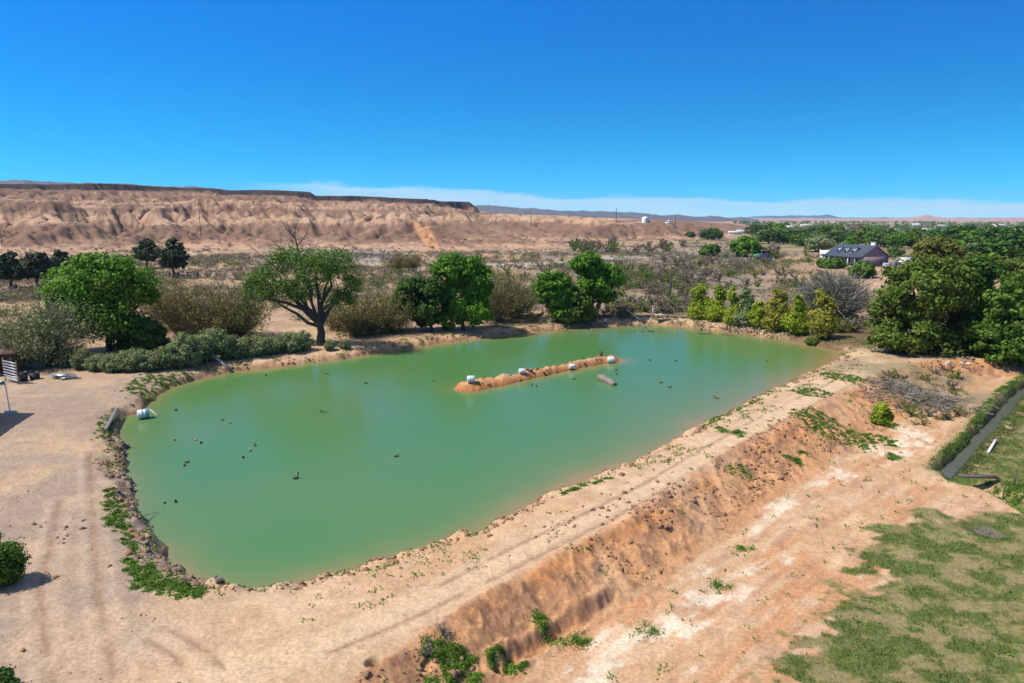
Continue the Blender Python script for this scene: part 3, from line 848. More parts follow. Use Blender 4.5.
hero('leaning_tree', 594, 318, [(584, 264, 16, 11), (606, 277, 15, 14), (592, 284, 16, 14), (602, 294, 14, 8), (586, 300, 8, 10)], 'bright',
     'tall green tree with a leaning reddish brown trunk on the far bank', n=9000, leaf=.26, seed=17, tr=.36, th=.35, bark=BARKR, lean=8)
hero('lime_bush', 575, 323, [(576, 306, 15, 14), (568, 312, 12, 11), (584, 314, 11, 9), (576, 295, 9, 9)], 'olive',
     'rounded lime green bush in front of the leaning trunk tree', 'bush', n=5500, leaf=.2, seed=18, tr=.1, th=.2)
hero('big_shade_tree', 918, 352, [(915, 292, 38, 30), (890, 312, 24, 28), (940, 285, 28, 28), (903, 276, 26, 13), (900, 332, 32, 20), (946, 318, 32, 32), (925, 268, 22, 10), (885, 340, 18, 13), (925, 344, 30, 12)], 'olive',
     'largest olive green shade tree past the bend of the berm road', n=17000, leaf=.22, seed=21, tr=.45, th=.25, sub=40, subr=.24)
hero('big_shade_tree', 976, 350, [(968, 290, 20, 28), (975, 318, 26, 30), (962, 272, 18, 14), (965, 342, 26, 14)], 'dark',
     'dark shaded tree squeezed between two big olive green trees', n=8000, leaf=.26, seed=22, tr=.35, th=.25, sub=30)
hero('big_shade_tree', 1012, 362, [(1014, 312, 32, 34), (1034, 296, 38, 30), (992, 338, 18, 20), (1028, 340, 38, 22), (1006, 292, 20, 18), (1005, 352, 32, 12)], 'mid',
     'big green shade tree above the ditch, cut off by the picture edge', n=16000, leaf=.22, seed=23, tr=.45, th=.25, sub=40, subr=.24)
hero('yellowing_tree', 932, 292, [(930, 247, 17, 11), (922, 256, 14, 9), (944, 258, 20, 13), (955, 266, 14, 12)], 'dull',
     'yellowing tall tree rising behind the largest shade tree', n=6000, leaf=.36, seed=24, tr=.4, th=.4)
hero('olive_tree', 990, 300, [(985, 268, 20, 12), (1008, 272, 18, 12), (970, 262, 12, 9)], 'olive',
     'pale olive tree showing above the dark gap between the shade trees', n=5000, leaf=.36, seed=25, tr=.3, th=.4)

# yellow-green saplings on the far east bank
G_SAP = 'saplings along the far bank'
for i, (px, by, ty, w, lm, lab) in enumerate([
        (701, 319, 287, 11, 'gold', 'bright lime sapling, first of the bank row and nearest the scrub'),
        (716, 321, 290, 10, 'gold', 'lime sapling close against the first one of the bank row'),
        (733, 324, 294, 9, 'gold', 'slim lime sapling beside the pale sage coloured bush on the bank'),
        (748, 325, 296, 13, 'sage', 'pale sage green bush in the middle of the bank sapling row'),
        (758, 328, 305, 8, 'gold', 'shortest lime sapling, in front of the pale sage coloured bush'),
        (777, 331, 295, 11, 'goldb', 'straw yellow sapling on the bank, first past the gap in the row'),
        (796, 334, 297, 10, 'gold', 'lime sapling between two straw yellow ones by the bare tree'),
        (821, 339, 298, 12, 'goldb', 'straw yellow sapling ending the bank row next to the berm road')]):
    hgt = (by - ty) * random.uniform(.95, 1.2); w = w * random.uniform(.95, 1.25)
    hero('sapling', px, by, [(px + w * random.uniform(-.2, .2), by - hgt * random.uniform(.3, .42), w, hgt * .32), (px + w * random.uniform(-.5, .5), by - hgt * .62, w * random.uniform(.4, .7), hgt * .25), (px + w * random.uniform(-.5, .5), by - hgt * .22, w * .8, hgt * .2), (px + w * random.uniform(-.3, .3), by - hgt * .9, w * .42, hgt * .22), (px + w * random.uniform(-.7, .7), by - hgt * .8, w * .38, hgt * .2)],
         lm, lab, 'sapling', G_SAP, n=4200, leaf=.14, seed=40 + i, tr=.07, th=.3, sub=20, subr=.32, spread=.55)

# pines on the yard's far side
for i, (px, by, ty, w, lab) in enumerate([
        (12, 288, 252, 13, 'dark umbrella shaped pine cut by the picture edge'), (38, 287, 251, 18, 'wide dark pine beside the one at the picture edge'),
        (62, 275, 249, 8, 'small dark pine half hidden behind the broad bright tree'), (147, 268, 239, 13, 'dark pine with a thin left crown behind the bright tree'),
        (174, 278, 238, 14, 'tallest dark pine standing alone in the field')]):
    hh = by - ty
    hero('pine_tree', px, by, [(px, by - hh * .55, w, hh * .24), (px + w * .1, by - hh * .78, w * .62, hh * .20), (px - w * .25, by - hh * .42, w * .75, hh * .16), (px + w * .5, by - hh * .38, w * .6, hh * .14)],
         'pine', lab, 'pine tree', 'pines in the field', n=3200, leaf=.34, seed=60 + i, tr=.28, th=.5, sub=22)

# trees about the field's far right
for i, (px, by, w, hh, lm, lab) in enumerate([
        (709, 257, 10, 12, 'mid', 'rounded green tree alone in the grey scrub flat'), (745, 257, 15, 20, 'bright', 'larger rounded green tree beside the blue vehicle'),
        (771, 256.5, 8, 11, 'brown', 'brown leafless bush right behind the blue vehicle'), (831, 268, 13, 9, 'mid', 'green tree in front of the garage of the house'),
        (861, 278, 13, 15, 'mid', 'green tree before the mauve gable of the house'), (712, 240, 12, 11, 'dark', 'dark tree beside the white mobile homes'),
        (690, 237, 5, 5, 'dark', 'small dark tree left of the mobile homes'), (754, 236, 11, 12, 'dark', 'dark tree to the right of the mobile homes'),
        (818, 252, 14, 17, 'sage', 'greyish green tree left of the slate roofed house'), (857, 237, 11, 13, 'brown', 'bare brown tree beside the orange house'),
        (880, 246, 15, 15, 'bright', 'bright green tree right behind the roof of the house'), (898, 248, 15, 16, 'bright', 'bright green tree past the chimney of the house'),
        (800, 246, 10, 12, 'mid', 'mid green tree above the red cut bank'), (905, 262, 8, 6, 'sage', 'pale bush by the parked things beside the house')]):
    hero('field_tree', px, by, [(px, by - hh * .55, w, hh * .42), (px - w * .45, by - hh * .42, w * .55, hh * .32), (px + w * .45, by - hh * .38, w * .55, hh * .32), (px + w * .1, by - hh * .8, w * .5, hh * .22)],
         lm, lab, 'tree', None, n=1800, leaf=.55, seed=80 + i, tr=.3, th=.3, sub=18)


# twiggy shrubs and small bare trees
def twiggy(name, px, py, hpx, spread, label, n=500, leaves=0, lm=None, leaf=.1, tw=TWIG, seed=1, cat='shrub', group=None, w=.045, stem=True):
    b = gp(px, py); s = scale_at(*b)
    t = thing(name, label, cat, b, random.uniform(0, 6), group)
    g, lf = twig_geo(n, hpx / s, spread, seed, w, leaves, leaf)
    g.build('branches', tw, t)
    if lf: lf.build('foliage', LM[lm], t)
    return t


twiggy('bare_tree', 832, 320, 46, 1.35, 'big grey leafless tree with a dome of fine twigs behind the saplings', 7500, 5000, 'sage', .13, TWIG, 31, 'tree', w=.075)
twiggy('palo_verde_tree', 48, 366, 62, 1.25, 'pale wispy olive tree over the round stone tank in the yard', 1900, 11000, 'sage', .12, TWIGB, 32, 'tree', w=.05)
twiggy('palo_verde_tree', 14, 358, 44, 1.2, 'pale wispy tree above the brown shed at the picture edge', 1200, 6000, 'tan', .12, TWIGB, 33, 'tree')
for i, (px, py, h, sp, lm, lab) in enumerate([
        (182, 338, 50, 1.15, 'tan', 'straw coloured wispy bush right of the broad bright tree'), (210, 340, 56, 1.1, 'tan', 'tall straw coloured wispy bush in the middle of its clump'),
        (240, 338, 54, 1.1, 'olive', 'olive tinged wispy bush touching the old tree'), (160, 318, 34, 1.2, 'tan', 'smaller tan wispy bush peeping over the bright tree'),
        (370, 333, 34, 1.2, 'tan', 'thin tan shrub right of the old tree'), (390, 332, 40, 1.25, 'tan', 'tan fan shaped shrub leaning to the dark round tree'),
        (357, 337, 30, .8, 'tan', 'slender bare little tree just right of the old trunk'), (499, 322, 46, 1.0, 'tan', 'airy tan tree right of the tall lush tree'),
        (514, 318, 42, 1.1, 'olive', 'airy olive bush in the gap between the two tree groups'), (396, 272, 16, 1.0, 'tan', 'tan tree of the far row by the fence'),
        (412, 272, 17, 1.0, 'tan', 'second tan tree of the far row by the fence'), (340, 330, 30, 1.3, 'tan', 'tan bush seen through the old tree')]):
    twiggy('wispy_bush', px, py, h * 1.05, sp * 1.1, lab, 1300, 7500, lm, .11, TWIGB, 120 + i, 'bush', 'wispy bushes around the old tree')
hero('dark_bush', 228, 334, [(226, 320, 18, 12), (238, 324, 12, 9), (216, 326, 10, 8)], 'mid', 'deep green bush low among the straw coloured wispy bushes', 'bush', n=3500, leaf=.18, seed=70, tr=.1, th=.2)
hero('dark_bush', 5, 585, [(-3, 560, 26, 22), (10, 570, 16, 15), (-8, 545, 18, 14)], 'mid', 'dense green bush at the yard edge casting a shadow on the dirt', 'bush', n=6000, leaf=.07, seed=71, tr=.06, th=.2)
hero('dark_bush', 2, 700, [(8, 690, 16, 12), (-8, 688, 20, 16)], 'dark', 'dark bush just poking in at the bottom corner of the yard', 'bush', n=2500, leaf=.06, seed=72, tr=.05, th=.2)
hero('green_bush', 880, 424, [(880, 412, 6, 12), (885, 417, 7, 7), (876, 418, 6, 6)], 'gold', 'upright yellow green bush on the berm slope beside the brush pile', 'bush', n=3000, leaf=.11, seed=73, tr=.05, th=.2)
hero('green_bush', 813, 345, [(813, 341, 6, 4), (809, 342, 4, 3)], 'olive', 'small round green bush at the water edge under the last saplings', 'bush', n=1200, leaf=.12, seed=74, tr=.04, th=.2)

# sage hedge along the path
hd = [(112, 372, 20), (126, 371, 18), (140, 371, 20), (156, 370, 24), (172, 368, 26), (186, 366, 28), (200, 363, 26), (216, 360, 25), (232, 358, 24), (247, 357, 24), (262, 355, 23), (277, 353, 22), (291, 352, 20), (304, 350, 17), (98, 371, 18), (84, 369, 20), (72, 366, 22), (330, 350, 10), (345, 349, 8)]
protos = []
for i in range(4):
    g = crown_geo([(0, 0, .5, .62, .6, .5), (.35, .1, .38, .4, .4, .36), (-.35, -.1, .36, .4, .4, .34)], 2600, .075, 300 + i, 46, .26, 1.0, .1, .22)
    protos.append(g.mesh('sage_shrub'))
for i, (px, py, h) in enumerate(hd):
    b = gp(px, py); s = scale_at(*b)
    me = protos[i % 4]
    if not me.materials: me.materials.append(LM['sage'])
    o = link('sage_shrub', me, None, b, random.uniform(0, 6)); k = h / s * random.uniform(.85, 1.2); o.scale = (k * random.uniform(.8, 1.05), k * .95, k * random.uniform(.9, 1.2))
    tag(o, 'pale grey green sage shrub in the low hedge along the path by the pond', 'shrub', 'sage hedge along the path')

# scrub flat: individual shrubs
def in_px(x, y, z): 
    d = y * CP + (CH - z) * SP
    return 512 + F * x / d, 341.5 + F * (y * SP * -1 + (CH - z) * CP) / d


SP_ = {}
for k, lm, tw in (('grey', 'scrub', TWIG), ('brown', 'brown', TWIGB), ('tan', 'tan', TWIGB), ('green', 'olive', TWIGB)):
    SP_[k] = []
    for i in range(3):
        g, lf = twig_geo(120, 1.0, 1.5, 400 + i + len(k) * 10, .03, 420, .07)
        g2 = Geo(); 
        for a, f, t_ in zip(lf.v, lf.f4, lf.t): g2.add(a, f, tint=t_)
        for a, f, t_ in zip(g.v, g.f4, g.t):
            g2.add(a, f - f.min(), tint=t_)
        me = g2.mesh('desert_shrub'); me.materials.append(LM[lm]); SP_[k].append(me)


def shrubs(n, box, kinds, hs, label, group, dens=None, seed=5, name='desert_shrub'):
    r = np.random.default_rng(seed); k = 0
    while k < n:
        px = r.uniform(box[0], box[2]); py = r.uniform(box[1], box[3])
        if dens is not None and r.random() > dens(px, py): continue
        b = gp(px, py); kd = kinds[r.integers(len(kinds))]
        h = r.uniform(*hs)
        o = link(name, SP_[kd][r.integers(3)], None, b, r.uniform(0, 6)); o.scale = (h * 1.15, h * 1.15, h)
        lb = label[kd] if isinstance(label, dict) else label
        tag(o, lb, 'shrub', group); k += 1


shrubs(75, (612, 268, 705, 316), ['brown', 'brown', 'grey', 'green'], (1.2, 2.3), {'green': 'olive shrub among the brown thorn thicket behind the far bank', 'brown': 'dark brown leafless thorn shrub in the thicket behind the far bank', 'grey': 'grey shrub among the brown thorn thicket behind the far bank'}, 'thorn thicket behind the far bank', seed=6)
shrubs(70, (640, 256, 830, 290), ['grey', 'green', 'brown'], (1.3, 2.8), {'green': 'olive shrub in the grey scrub flat before the houses', 'brown': 'brown shrub in the grey scrub flat before the houses', 'grey': 'pale grey shrub in the scrub flat before the houses'}, 'shrubs of the scrub flat', seed=7)
shrubs(45, (430, 258, 640, 300), ['brown', 'tan', 'grey', 'green', 'green'], (1.0, 2.6), {'green': 'olive shrub in the field beyond the far bank trees', 'brown': 'brown shrub in the field beyond the far bank trees', 'tan': 'tan shrub in the field beyond the far bank trees', 'grey': 'grey shrub in the field beyond the far bank trees'}, 'shrubs beyond the far bank trees', seed=8)
shrubs(50, (60, 256, 440, 320), ['tan', 'grey', 'brown', 'green'], (1.0, 2.2), {'brown': 'brown shrub in the dry field behind the old tree', 'tan': 'tan shrub in the dry field behind the old tree', 'grey': 'grey shrub in the dry field behind the old tree', 'green': 'olive shrub in the dry field behind the old tree'}, 'shrubs in the dry field', seed=9)
shrubs(26, (555, 245, 690, 254), ['green', 'green', 'brown'], (3, 5), {'green': 'olive bush in the green belt below the pink hills', 'brown': 'brown bush in the green belt below the pink hills'}, 'green belt below the hills', seed=10)
shrubs(22, (500, 308, 640, 322), ['brown', 'tan'], (1.0, 1.9), {'brown': 'brown dry shrub on the far bank of the pond', 'tan': 'tan dry shrub on the far bank of the pond'}, 'dry shrubs on the far bank', seed=12)
shrubs(14, (780, 318, 870, 346), ['grey', 'green', 'brown'], (.9, 1.8), {'grey': 'grey shrub near the road bend under the bare tree', 'green': 'olive shrub near the road bend under the bare tree', 'brown': 'brown shrub near the road bend under the bare tree'}, 'shrubs near the road bend', dens=lambda a, b: float(b < 316 + (a - 780) * .30), seed=13)
shrubs(22, (885, 366, 965, 432), ['grey', 'green', 'tan'], (.5, 1.1), {'grey': 'grey shrub in the overgrown corner around the brush pile', 'green': 'olive shrub in the overgrown corner around the brush pile', 'tan': 'tan shrub in the overgrown corner around the brush pile'}, 'shrubs around the brush pile', seed=14)


# ------------------------------------------------------------------ stuff: far scrub, town woods, weeds, grass, rubble
def scatter_scrub():
    r = np.random.default_rng(20); g = Geo(); n = 6500
    px = r.uniform(-40, 760, n); D = np.exp(r.uniform(math.log(190), math.log(900), n))
    a = (px - 512) / 694.4; x = D * np.sin(np.arctan(a)); y = D * np.cos(np.arctan(a)); z = H(x, y)
    keep = (fbm(x / 40, y / 40, 3, 321) > .42) & (r.random(n) < np.interp(D, [200, 400, 900], [1, .8, .25])); x, y, z = x[keep], y[keep], z[keep]; m = len(x)
    h = r.uniform(.4, 1.1, m) * np.interp(np.hypot(x, y), [200, 500, 900], [1, 1.3, 1.6]); k = 14
    c = np.stack([x, y, z], 1)[:, None] + r.normal(size=(m, k, 3)) * np.array([.5, .5, .25]) * h[:, None, None] + np.array([0, 0, .4]) * h[:, None, None]
    nr = r.normal(size=(m * k, 3)) + [0, 0, .6]
    g.cards(c.reshape(-1, 3), nr, np.repeat(h, k) * .32, np.clip(np.repeat(r.random(m), k) * .7 + r.random(m * k) * .3, 0, 1), .7)
    tag(g.build('desert_scrub', LM['scrub']), 'sparse low desert scrub dotting the badland foot', 'scrub', kind='stuff')


scatter_scrub()


def flat_scrub():
    r = np.random.default_rng(22); g = Geo(); n = 9500
    px = r.uniform(-60, 800, n); D = r.uniform(95, 300, n)
    a = (px - 512) / 694.4; x = D * np.sin(np.arctan(a)); y = D * np.cos(np.arctan(a)); z = H(x, y)
    wet = seg_dist(x, y, WASH)
    keep = (fbm(x / 22, y / 22, 3, 331) + smooth(480, 600, px) * .12 > .53) & (wet > 8); x, y, z = x[keep], y[keep], z[keep]; m = len(x)
    h = r.uniform(.4, 1.2, m); k = 34
    c = np.stack([x, y, z], 1)[:, None] + r.normal(size=(m, k, 3)) * np.array([.6, .6, .28]) * h[:, None, None] + np.array([0, 0, .4]) * h[:, None, None]
    g.cards(c.reshape(-1, 3), r.normal(size=(m * k, 3)) + [0, 0, .5], np.repeat(h, k) * .2, np.clip(np.repeat(r.random(m), k) * .7 + r.random(m * k) * .3, 0, 1), .5)
    tag(g.build('low_scrub', LM['scrub']), 'low grey brush covering the flat beyond the far bank', 'scrub', kind='stuff')


flat_scrub()


def field_brush():
    r = np.random.default_rng(24); g = Geo(); n = 14000
    px = r.uniform(-80, 830, n); D = r.uniform(86, 290, n)
    a = (px - 512) / 694.4; x = D * np.sin(np.arctan(a)); y = D * np.cos(np.arctan(a)); sdp = seg_dist(x, y, POND, True)
    keep = (fbm(x / 16, y / 12, 4, 341) > .54) & (sdp > 5) & ~inside(x, y, POND) & ~((D < 100) & (px < 110)); x, y = x[keep], y[keep]; z = H(x, y); m = len(x)
    h = r.uniform(.35, 1.1, m) * r.choice([.7, 1, 1.5], m); k = 46
    c = np.stack([x, y, z], 1)[:, None] + r.normal(size=(m, k, 3)) * np.array([.55, .55, .3]) * h[:, None, None] + np.array([0, 0, .45]) * h[:, None, None]
    g.cards(c.reshape(-1, 3), r.normal(size=(m * k, 3)) + [0, 0, .5], np.repeat(h, k) * .17, np.clip(np.repeat(r.random(m), k) * .7 + r.random(m * k) * .3, 0, 1), .45)
    tag(g.build('field_brush', LM['field']), 'low olive and tan brush over the dry field behind the pond', 'scrub', kind='stuff')


field_brush()

TP = []
for i in range(5):
    g = crown_geo([(0, 0, .52, .44, .42, .34), (.26, .1, .38, .3, .3, .28), (-.27, -.08, .36, .28, .3, .27), (.05, 0, .78, .24, .24, .18)], 620, .065, 500 + i, 14, .36, .5)
    TP.append(g)


def town():
    r = np.random.default_rng(30)
    # trees one can tell apart in front, as things
    mats = ['town', 'mid', 'dark', 'olive', 'bright', 'sage']
    mesh = {}
    for i, g in enumerate(TP):
        for m in mats:
            me = g.mesh('crown'); me.materials.append(LM[m]); mesh[(i, m)] = me
    tg = Geo(); tg.tube([(0, 0, -.05), (0, 0, .25), (.02, 0, .5)], [.035, .03, .015], 6); tm = tg.mesh('trunk'); tm.materials.append(BARK)
    words = {'town': 'dark green', 'mid': 'mid green', 'dark': 'very dark', 'olive': 'olive', 'bright': 'fresh green', 'sage': 'greyish'}
    k = 0
    while k < 200:
        px = r.uniform(765, 1060); D = np.exp(r.uniform(math.log(275), math.log(760)))
        if px < 800 and D < 420: continue
        if px < 895 and D < 300: continue
        if 800 < px < 830 and D < 360: continue
        a = (px - 512) / 694.4; x = D * math.sin(math.atan(a)); y = D * math.cos(math.atan(a)); z = Hs(x, y)
        if fbm(np.array([x / 45]), np.array([y / 70]), 2, 351)[0] < .43: continue
        m = mats[r.choice(6, p=[.34, .2, .16, .14, .08, .08])]; h = r.choice([4, 5.5, 7, 9, 11.5]) * r.uniform(.85, 1.15)
        t = thing('town_tree', f'{words[m]} rounded tree in the wooded town beyond the house', 'tree', (x, y, z), r.uniform(0, 6), 'trees of the wooded town')
        k2 = r.uniform(.9, 1.5); t.scale = (h * k2, h * k2, h)
        link('trunk', tm, t); link('crown', mesh[(int(r.integers(5)), m)], t)
        k += 1
    # the rest of the wood as one mass
    G = Geo(); n = 3000
    px = r.uniform(690, 1250, n); D = np.exp(r.uniform(math.log(620), math.log(2800), n))
    ok = (px > np.interp(D, [620, 1700], [765, 735])); px, D = px[ok], D[ok]
    a = (px - 512) / 694.4; x = D * np.sin(np.arctan(a)); y = D * np.cos(np.arctan(a)); z = H(x, y)
    clear = fbm(x / 60, y / 110, 2, 353) > .42; x, y, z = x[clear], y[clear], z[clear]
    for i in range(len(x)):
        k_ = 46; h = r.uniform(4.5, 9); d = r.normal(size=(k_, 3)); d /= np.linalg.norm(d, axis=1)[:, None]
        c = np.array([x[i], y[i], z[i] + h * .5]) + d * np.array([.62, .62, .48]) * h * r.uniform(.6, 1, (k_, 1))
        G.cards(c, d + [0, 0, .4], h * .13, np.clip(r.random() * .65 + r.random(k_) * .35, 0, 1), .75)
    tag(G.build('distant_woods', LM['town']), 'dark mass of town trees reaching to the far hills', 'woods', kind='stuff')


town()


def weed_geo(cx, cy, rx, ry, n, seed, leaf=.05, rot=0, dens=1.0, tall=.12, line=None):
    r = np.random.default_rng(seed); g = Geo()
    k = max(8, int(rx * ry * math.pi * 15 * dens)) if dens >= 1 else 5; a = r.uniform(0, 2 * math.pi, k); q = np.sqrt(r.random(k)) * (1 + .35 * np.abs(r.normal(size=k)) * (r.random(k) < .25))
    lx = np.cos(a) * q * rx; ly = np.sin(a) * q * ry
    kx = cx + lx * math.cos(rot) - ly * math.sin(rot); ky = cy + lx * math.sin(rot) + ly * math.cos(rot)
    if line is not None:
        P = poly(line, .9); d = np.concatenate([[0], np.cumsum(np.linalg.norm(np.diff(P, axis=0), axis=1))]); k = int(d[-1] * rx * 22 * dens)
        q_ = r.uniform(0, d[-1], k); kx = np.interp(q_, d, P[:, 0]) + r.normal(size=k) * rx * .5; ky = np.interp(q_, d, P[:, 1]) + r.normal(size=k) * rx * .5
    kr = r.uniform(.04, .20, k) if dens >= 1 else r.uniform(.20, .40, k); kt = r.uniform(0, .55, k)
    pick = r.choice(k, n, p=kr ** 2 / (kr ** 2).sum())
    rad = np.abs(r.normal(size=n)) * .75; an = r.uniform(0, 6.28, n)
    x = kx[pick] + np.cos(an) * rad * kr[pick]; y = ky[pick] + np.sin(an) * rad * kr[pick]
    ok = H(x, y, True)[1] > .12; x, y, rad, pick = x[ok], y[ok], rad[ok], pick[ok]
    if len(x) < 20: return None
    z = H(x, y) + r.random(len(x)) * tall * np.clip(1 - rad * .6, .1, 1) * (kr[pick] / .2) + .01
    g.cards(np.stack([x - cx, y - cy, z], 1), r.normal(size=(len(x), 3)) * .7 + [0, 0, .9], leaf * r.uniform(.5, 1.4, len(x)), np.clip(kt[pick] + r.random(len(x)) * .5, 0, 1), .5)
    return g


WP = [  # px, py, radius across, radius along, rot, label
    (152, 388, 22, .6, .35, 'broad weed patch at the head of the pond near the drum', 6000),
    (180, 380, 12, .7, .3, 'weed tangle on the bank right of the broad patch', 2500),
    (842, 377, 15, .5, .25, 'green weed patch between water and road near the far bend', 3500),
    (812, 393, 15, .4, .45, 'narrow weed patch on the berm below the one near the bend', 2500),
    (726, 434, 11, .5, .1, 'single green weed patch on the berm road edge midway', 2200),
    (830, 428, 24, .6, .5, 'large weed patch on the outer berm slope', 6000),
    (880, 440, 12, .6, .2, 'weed patch at the slope toe below the yellow green bush', 2500),
    (895, 458, 10, .4, -.2, 'weed mat on the flat below the brush corner', 1500),
    (450, 668, 34, .5, .15, 'wide weed bed at the foot of the berm in the near corner', 9000),
    (505, 672, 18, .6, .15, 'weed clumps right of the wide bed at the berm foot', 3000),
    (800, 462, 20, .3, .9, 'sparse weeds scattered on the outer slope below the large patch', 1500),
    (740, 470, 16, .4, .9, 'thin weeds on the slope midway along the berm', 900),
    (545, 625, 13, .7, .6, 'green weeds by the crack at the berm foot', 1500),
    (575, 638, 18, .4, .5, 'weeds below the crack on the flat', 1200),
    (1005, 492, 20, .5, -.3, 'green grass in the dry gully beyond the plank', 5000),
    (745, 550, 8, .4, .2, 'little weed tuft on the salty flat', 700),
    (722, 586, 9, .35, .2, 'weed tuft in the pale salt streak', 600),
    (648, 632, 14, .35, .4, 'sprigs growing out of the white salt crust', 500)]
for i, (px, py, rx, asp, rot, lab, n) in enumerate(WP):
    b = gp(px, py); s = scale_at(*b)
    rr = rx / s; fore = 1 / max(.2, math.sin(math.atan2(CH - b[2], b[1])))
    g = weed_geo(b[0], b[1], rr, max(.22, rr * asp * fore * .8), int(n * (1.5 if n > 2400 else .7)), 600 + i, .042 if py > 480 else .055, rot, 1.0 if n > 2400 else .45)
    if g: tag(g.build('weed_patch', LM['weed'], None, (b[0], b[1], 0)), lab, 'weeds', 'weed patches')


for i, (ln, w_, n, lab) in enumerate([
        ([(132, 562), (150, 572), (168, 578), (190, 586), (206, 590)], .75, 16000, 'lush green weed patch spreading at the near corner of the pond'),
        ([(140, 580), (155, 588), (170, 586)], .45, 5000, 'smaller weed patch spilling toward the yard below the lush one'),
        ([(108, 486), (113, 500), (118, 515), (126, 532), (134, 546)], .42, 11000, 'long green weed strip on the left bank beside the yard'),
        ([(104, 436), (106, 425), (110, 414)], .5, 4500, 'weed patch beside the grey board on the left bank'),
        ([(700, 424), (720, 413), (745, 403), (775, 389)], .28, 3500, 'thin green weed fringe along the berm water edge midway'),
        ([(566, 490), (590, 481), (612, 476)], .35, 2500, 'thin weed fringe on the inner berm edge')]):
    b = gp(*ln[0]); g = weed_geo(b[0], b[1], w_, .3, n, 660 + i, .045, 0, 1.2, .12, ln)
    if g: tag(g.build('weed_patch', LM['weed'], None, (b[0], b[1], 0)), lab, 'weeds', 'weed patches')


def bank_grass(pts, z, n, wid, label, mt='weed', name='bank_grass'):
    r = np.random.default_rng(int(pts[0][0])); P = poly(pts, z); d = np.concatenate([[0], np.cumsum(np.linalg.norm(np.diff(P, axis=0), axis=1))])
    q = r.uniform(0, d[-1], n); x = np.interp(q, d, P[:, 0]) + r.normal(size=n) * wid; y = np.interp(q, d, P[:, 1]) + r.normal(size=n) * wid
    ok = fbm(x / .8, y / .8, 3, 195) > .40; x, y = x[ok], y[ok]; m = len(x); zz = H(x, y)
    hb = r.uniform(.04, .15, m)
    Q = np.stack([np.stack([x, y, zz - .02], 1), np.stack([x + r.normal(size=m) * hb * .45, y + r.normal(size=m) * hb * .45, zz + hb], 1)], 1)
    b0 = np.array([P[0][0], P[0][1], 0]); g = Geo(); g.ribbons(Q - b0, r.uniform(.03, .07, m), np.clip(fbm(x / 1.2, y / 1.2, 3, 197) + r.normal(size=m) * .15, 0, 1))
    tag(g.build(name, LM[mt], None, b0), label, 'grass', kind='stuff')


bank_grass([(1040, 366), (1018, 379), (998, 392), (984, 408), (974, 424), (960, 440), (940, 454)], ZL, 8000, .2, 'lush green grass on the near bank of the ditch')
bank_grass([(1040, 404), (1020, 414), (1004, 430), (988, 446), (972, 462), (962, 472)], ZL, 9000, .4, 'dry green grass on the far bank of the ditch', 'grass')


def loose_weeds():
    r = np.random.default_rng(77); g = Geo(); X = []; Y = []
    n = 500000
    x = r.uniform(-32, 45, n); y = r.uniform(18, 120, n)
    h, sd, t, dI, dD, dD2 = H(x, y, True)
    cl = fbm(x / .6, y / .6, 3, 181) + .07 * ((x < -12) & (y < 62)); big = fbm(x / 6, y / 6, 2, 183)
    band = (sd > .1) & (sd < np.where(x < -8, np.where(y < 62, 1.7, 2.5), 4.5)) & (cl > .66 - .05 * (big > .5)) & (big > .40)
    slope = (t > .03) & (t < .95) & (cl > .70) & (big > .42)
    flat = (t >= .95) & (cl > .75)
    rd = (r.random(n) < .9)
    k = (band | slope | flat) & rd
    x, y, h = x[k], y[k], h[k]; m = len(x)
    g.cards(np.stack([x, y, h + r.random(m) * .1], 1), r.normal(size=(m, 3)) * .7 + [0, 0, .9], .05 * r.uniform(.6, 1.5, m) * np.interp(y, [20, 100], [1, 1.8]), r.random(m), .6)
    tag(g.build('scattered_weeds', LM['weed']), 'tiny green weeds sprinkled over the berm and banks', 'weeds', kind='stuff')
    # grass field
    n = 480000
    u = r.random(n); x = r.uniform(8, 70, n); y = 18 + 60 * u ** 1.5
    ids = np.clip(np.searchsorted(RAD, np.hypot(x, y)), 0, NR - 1); ja = np.clip(np.searchsorted(az, np.arctan2(x, y)), 0, len(az) - 1)
    gv = GGRASS[ids * NA + ja]; bv = GBANK[ids * NA + ja]
    k = (((gv > .5) & (r.random(n) < .6)) | (bv > .6)) & (np.abs(np.arctan2(x, y)) < .68)
    x, y, bv = x[k], y[k], bv[k]; z = H(x, y); k = z > ZL - .6; x, y, z, bv = x[k], y[k], z[k], bv[k]; m = len(x)
    hb = r.uniform(.035, .10, m) * np.interp(fbm(x / 1.3, y / 1.0, 5, 157, .75), [.4, .6], [.6, 1.5]) * (1 + bv)
    P = np.stack([np.stack([x, y, z - .02], 1), np.stack([x, y, z], 1) + np.stack([r.normal(size=m) * hb * .5, r.normal(size=m) * hb * .5, hb], 1)], 1)
    tint = np.clip(1.0 - smooth(.40, .60, fbm(x / 1.3, y / 1.0, 5, 157, .75)) * .95 - bv * .4 + r.normal(size=m) * .15, 0, 1)
    G = Geo(); G.ribbons(P, r.uniform(.02, .045, m), tint)
    tag(G.build('grass', LM['grass']), 'patchy dry and green grass on the flat beside the berm', 'grass', kind='stuff')


loose_weeds()


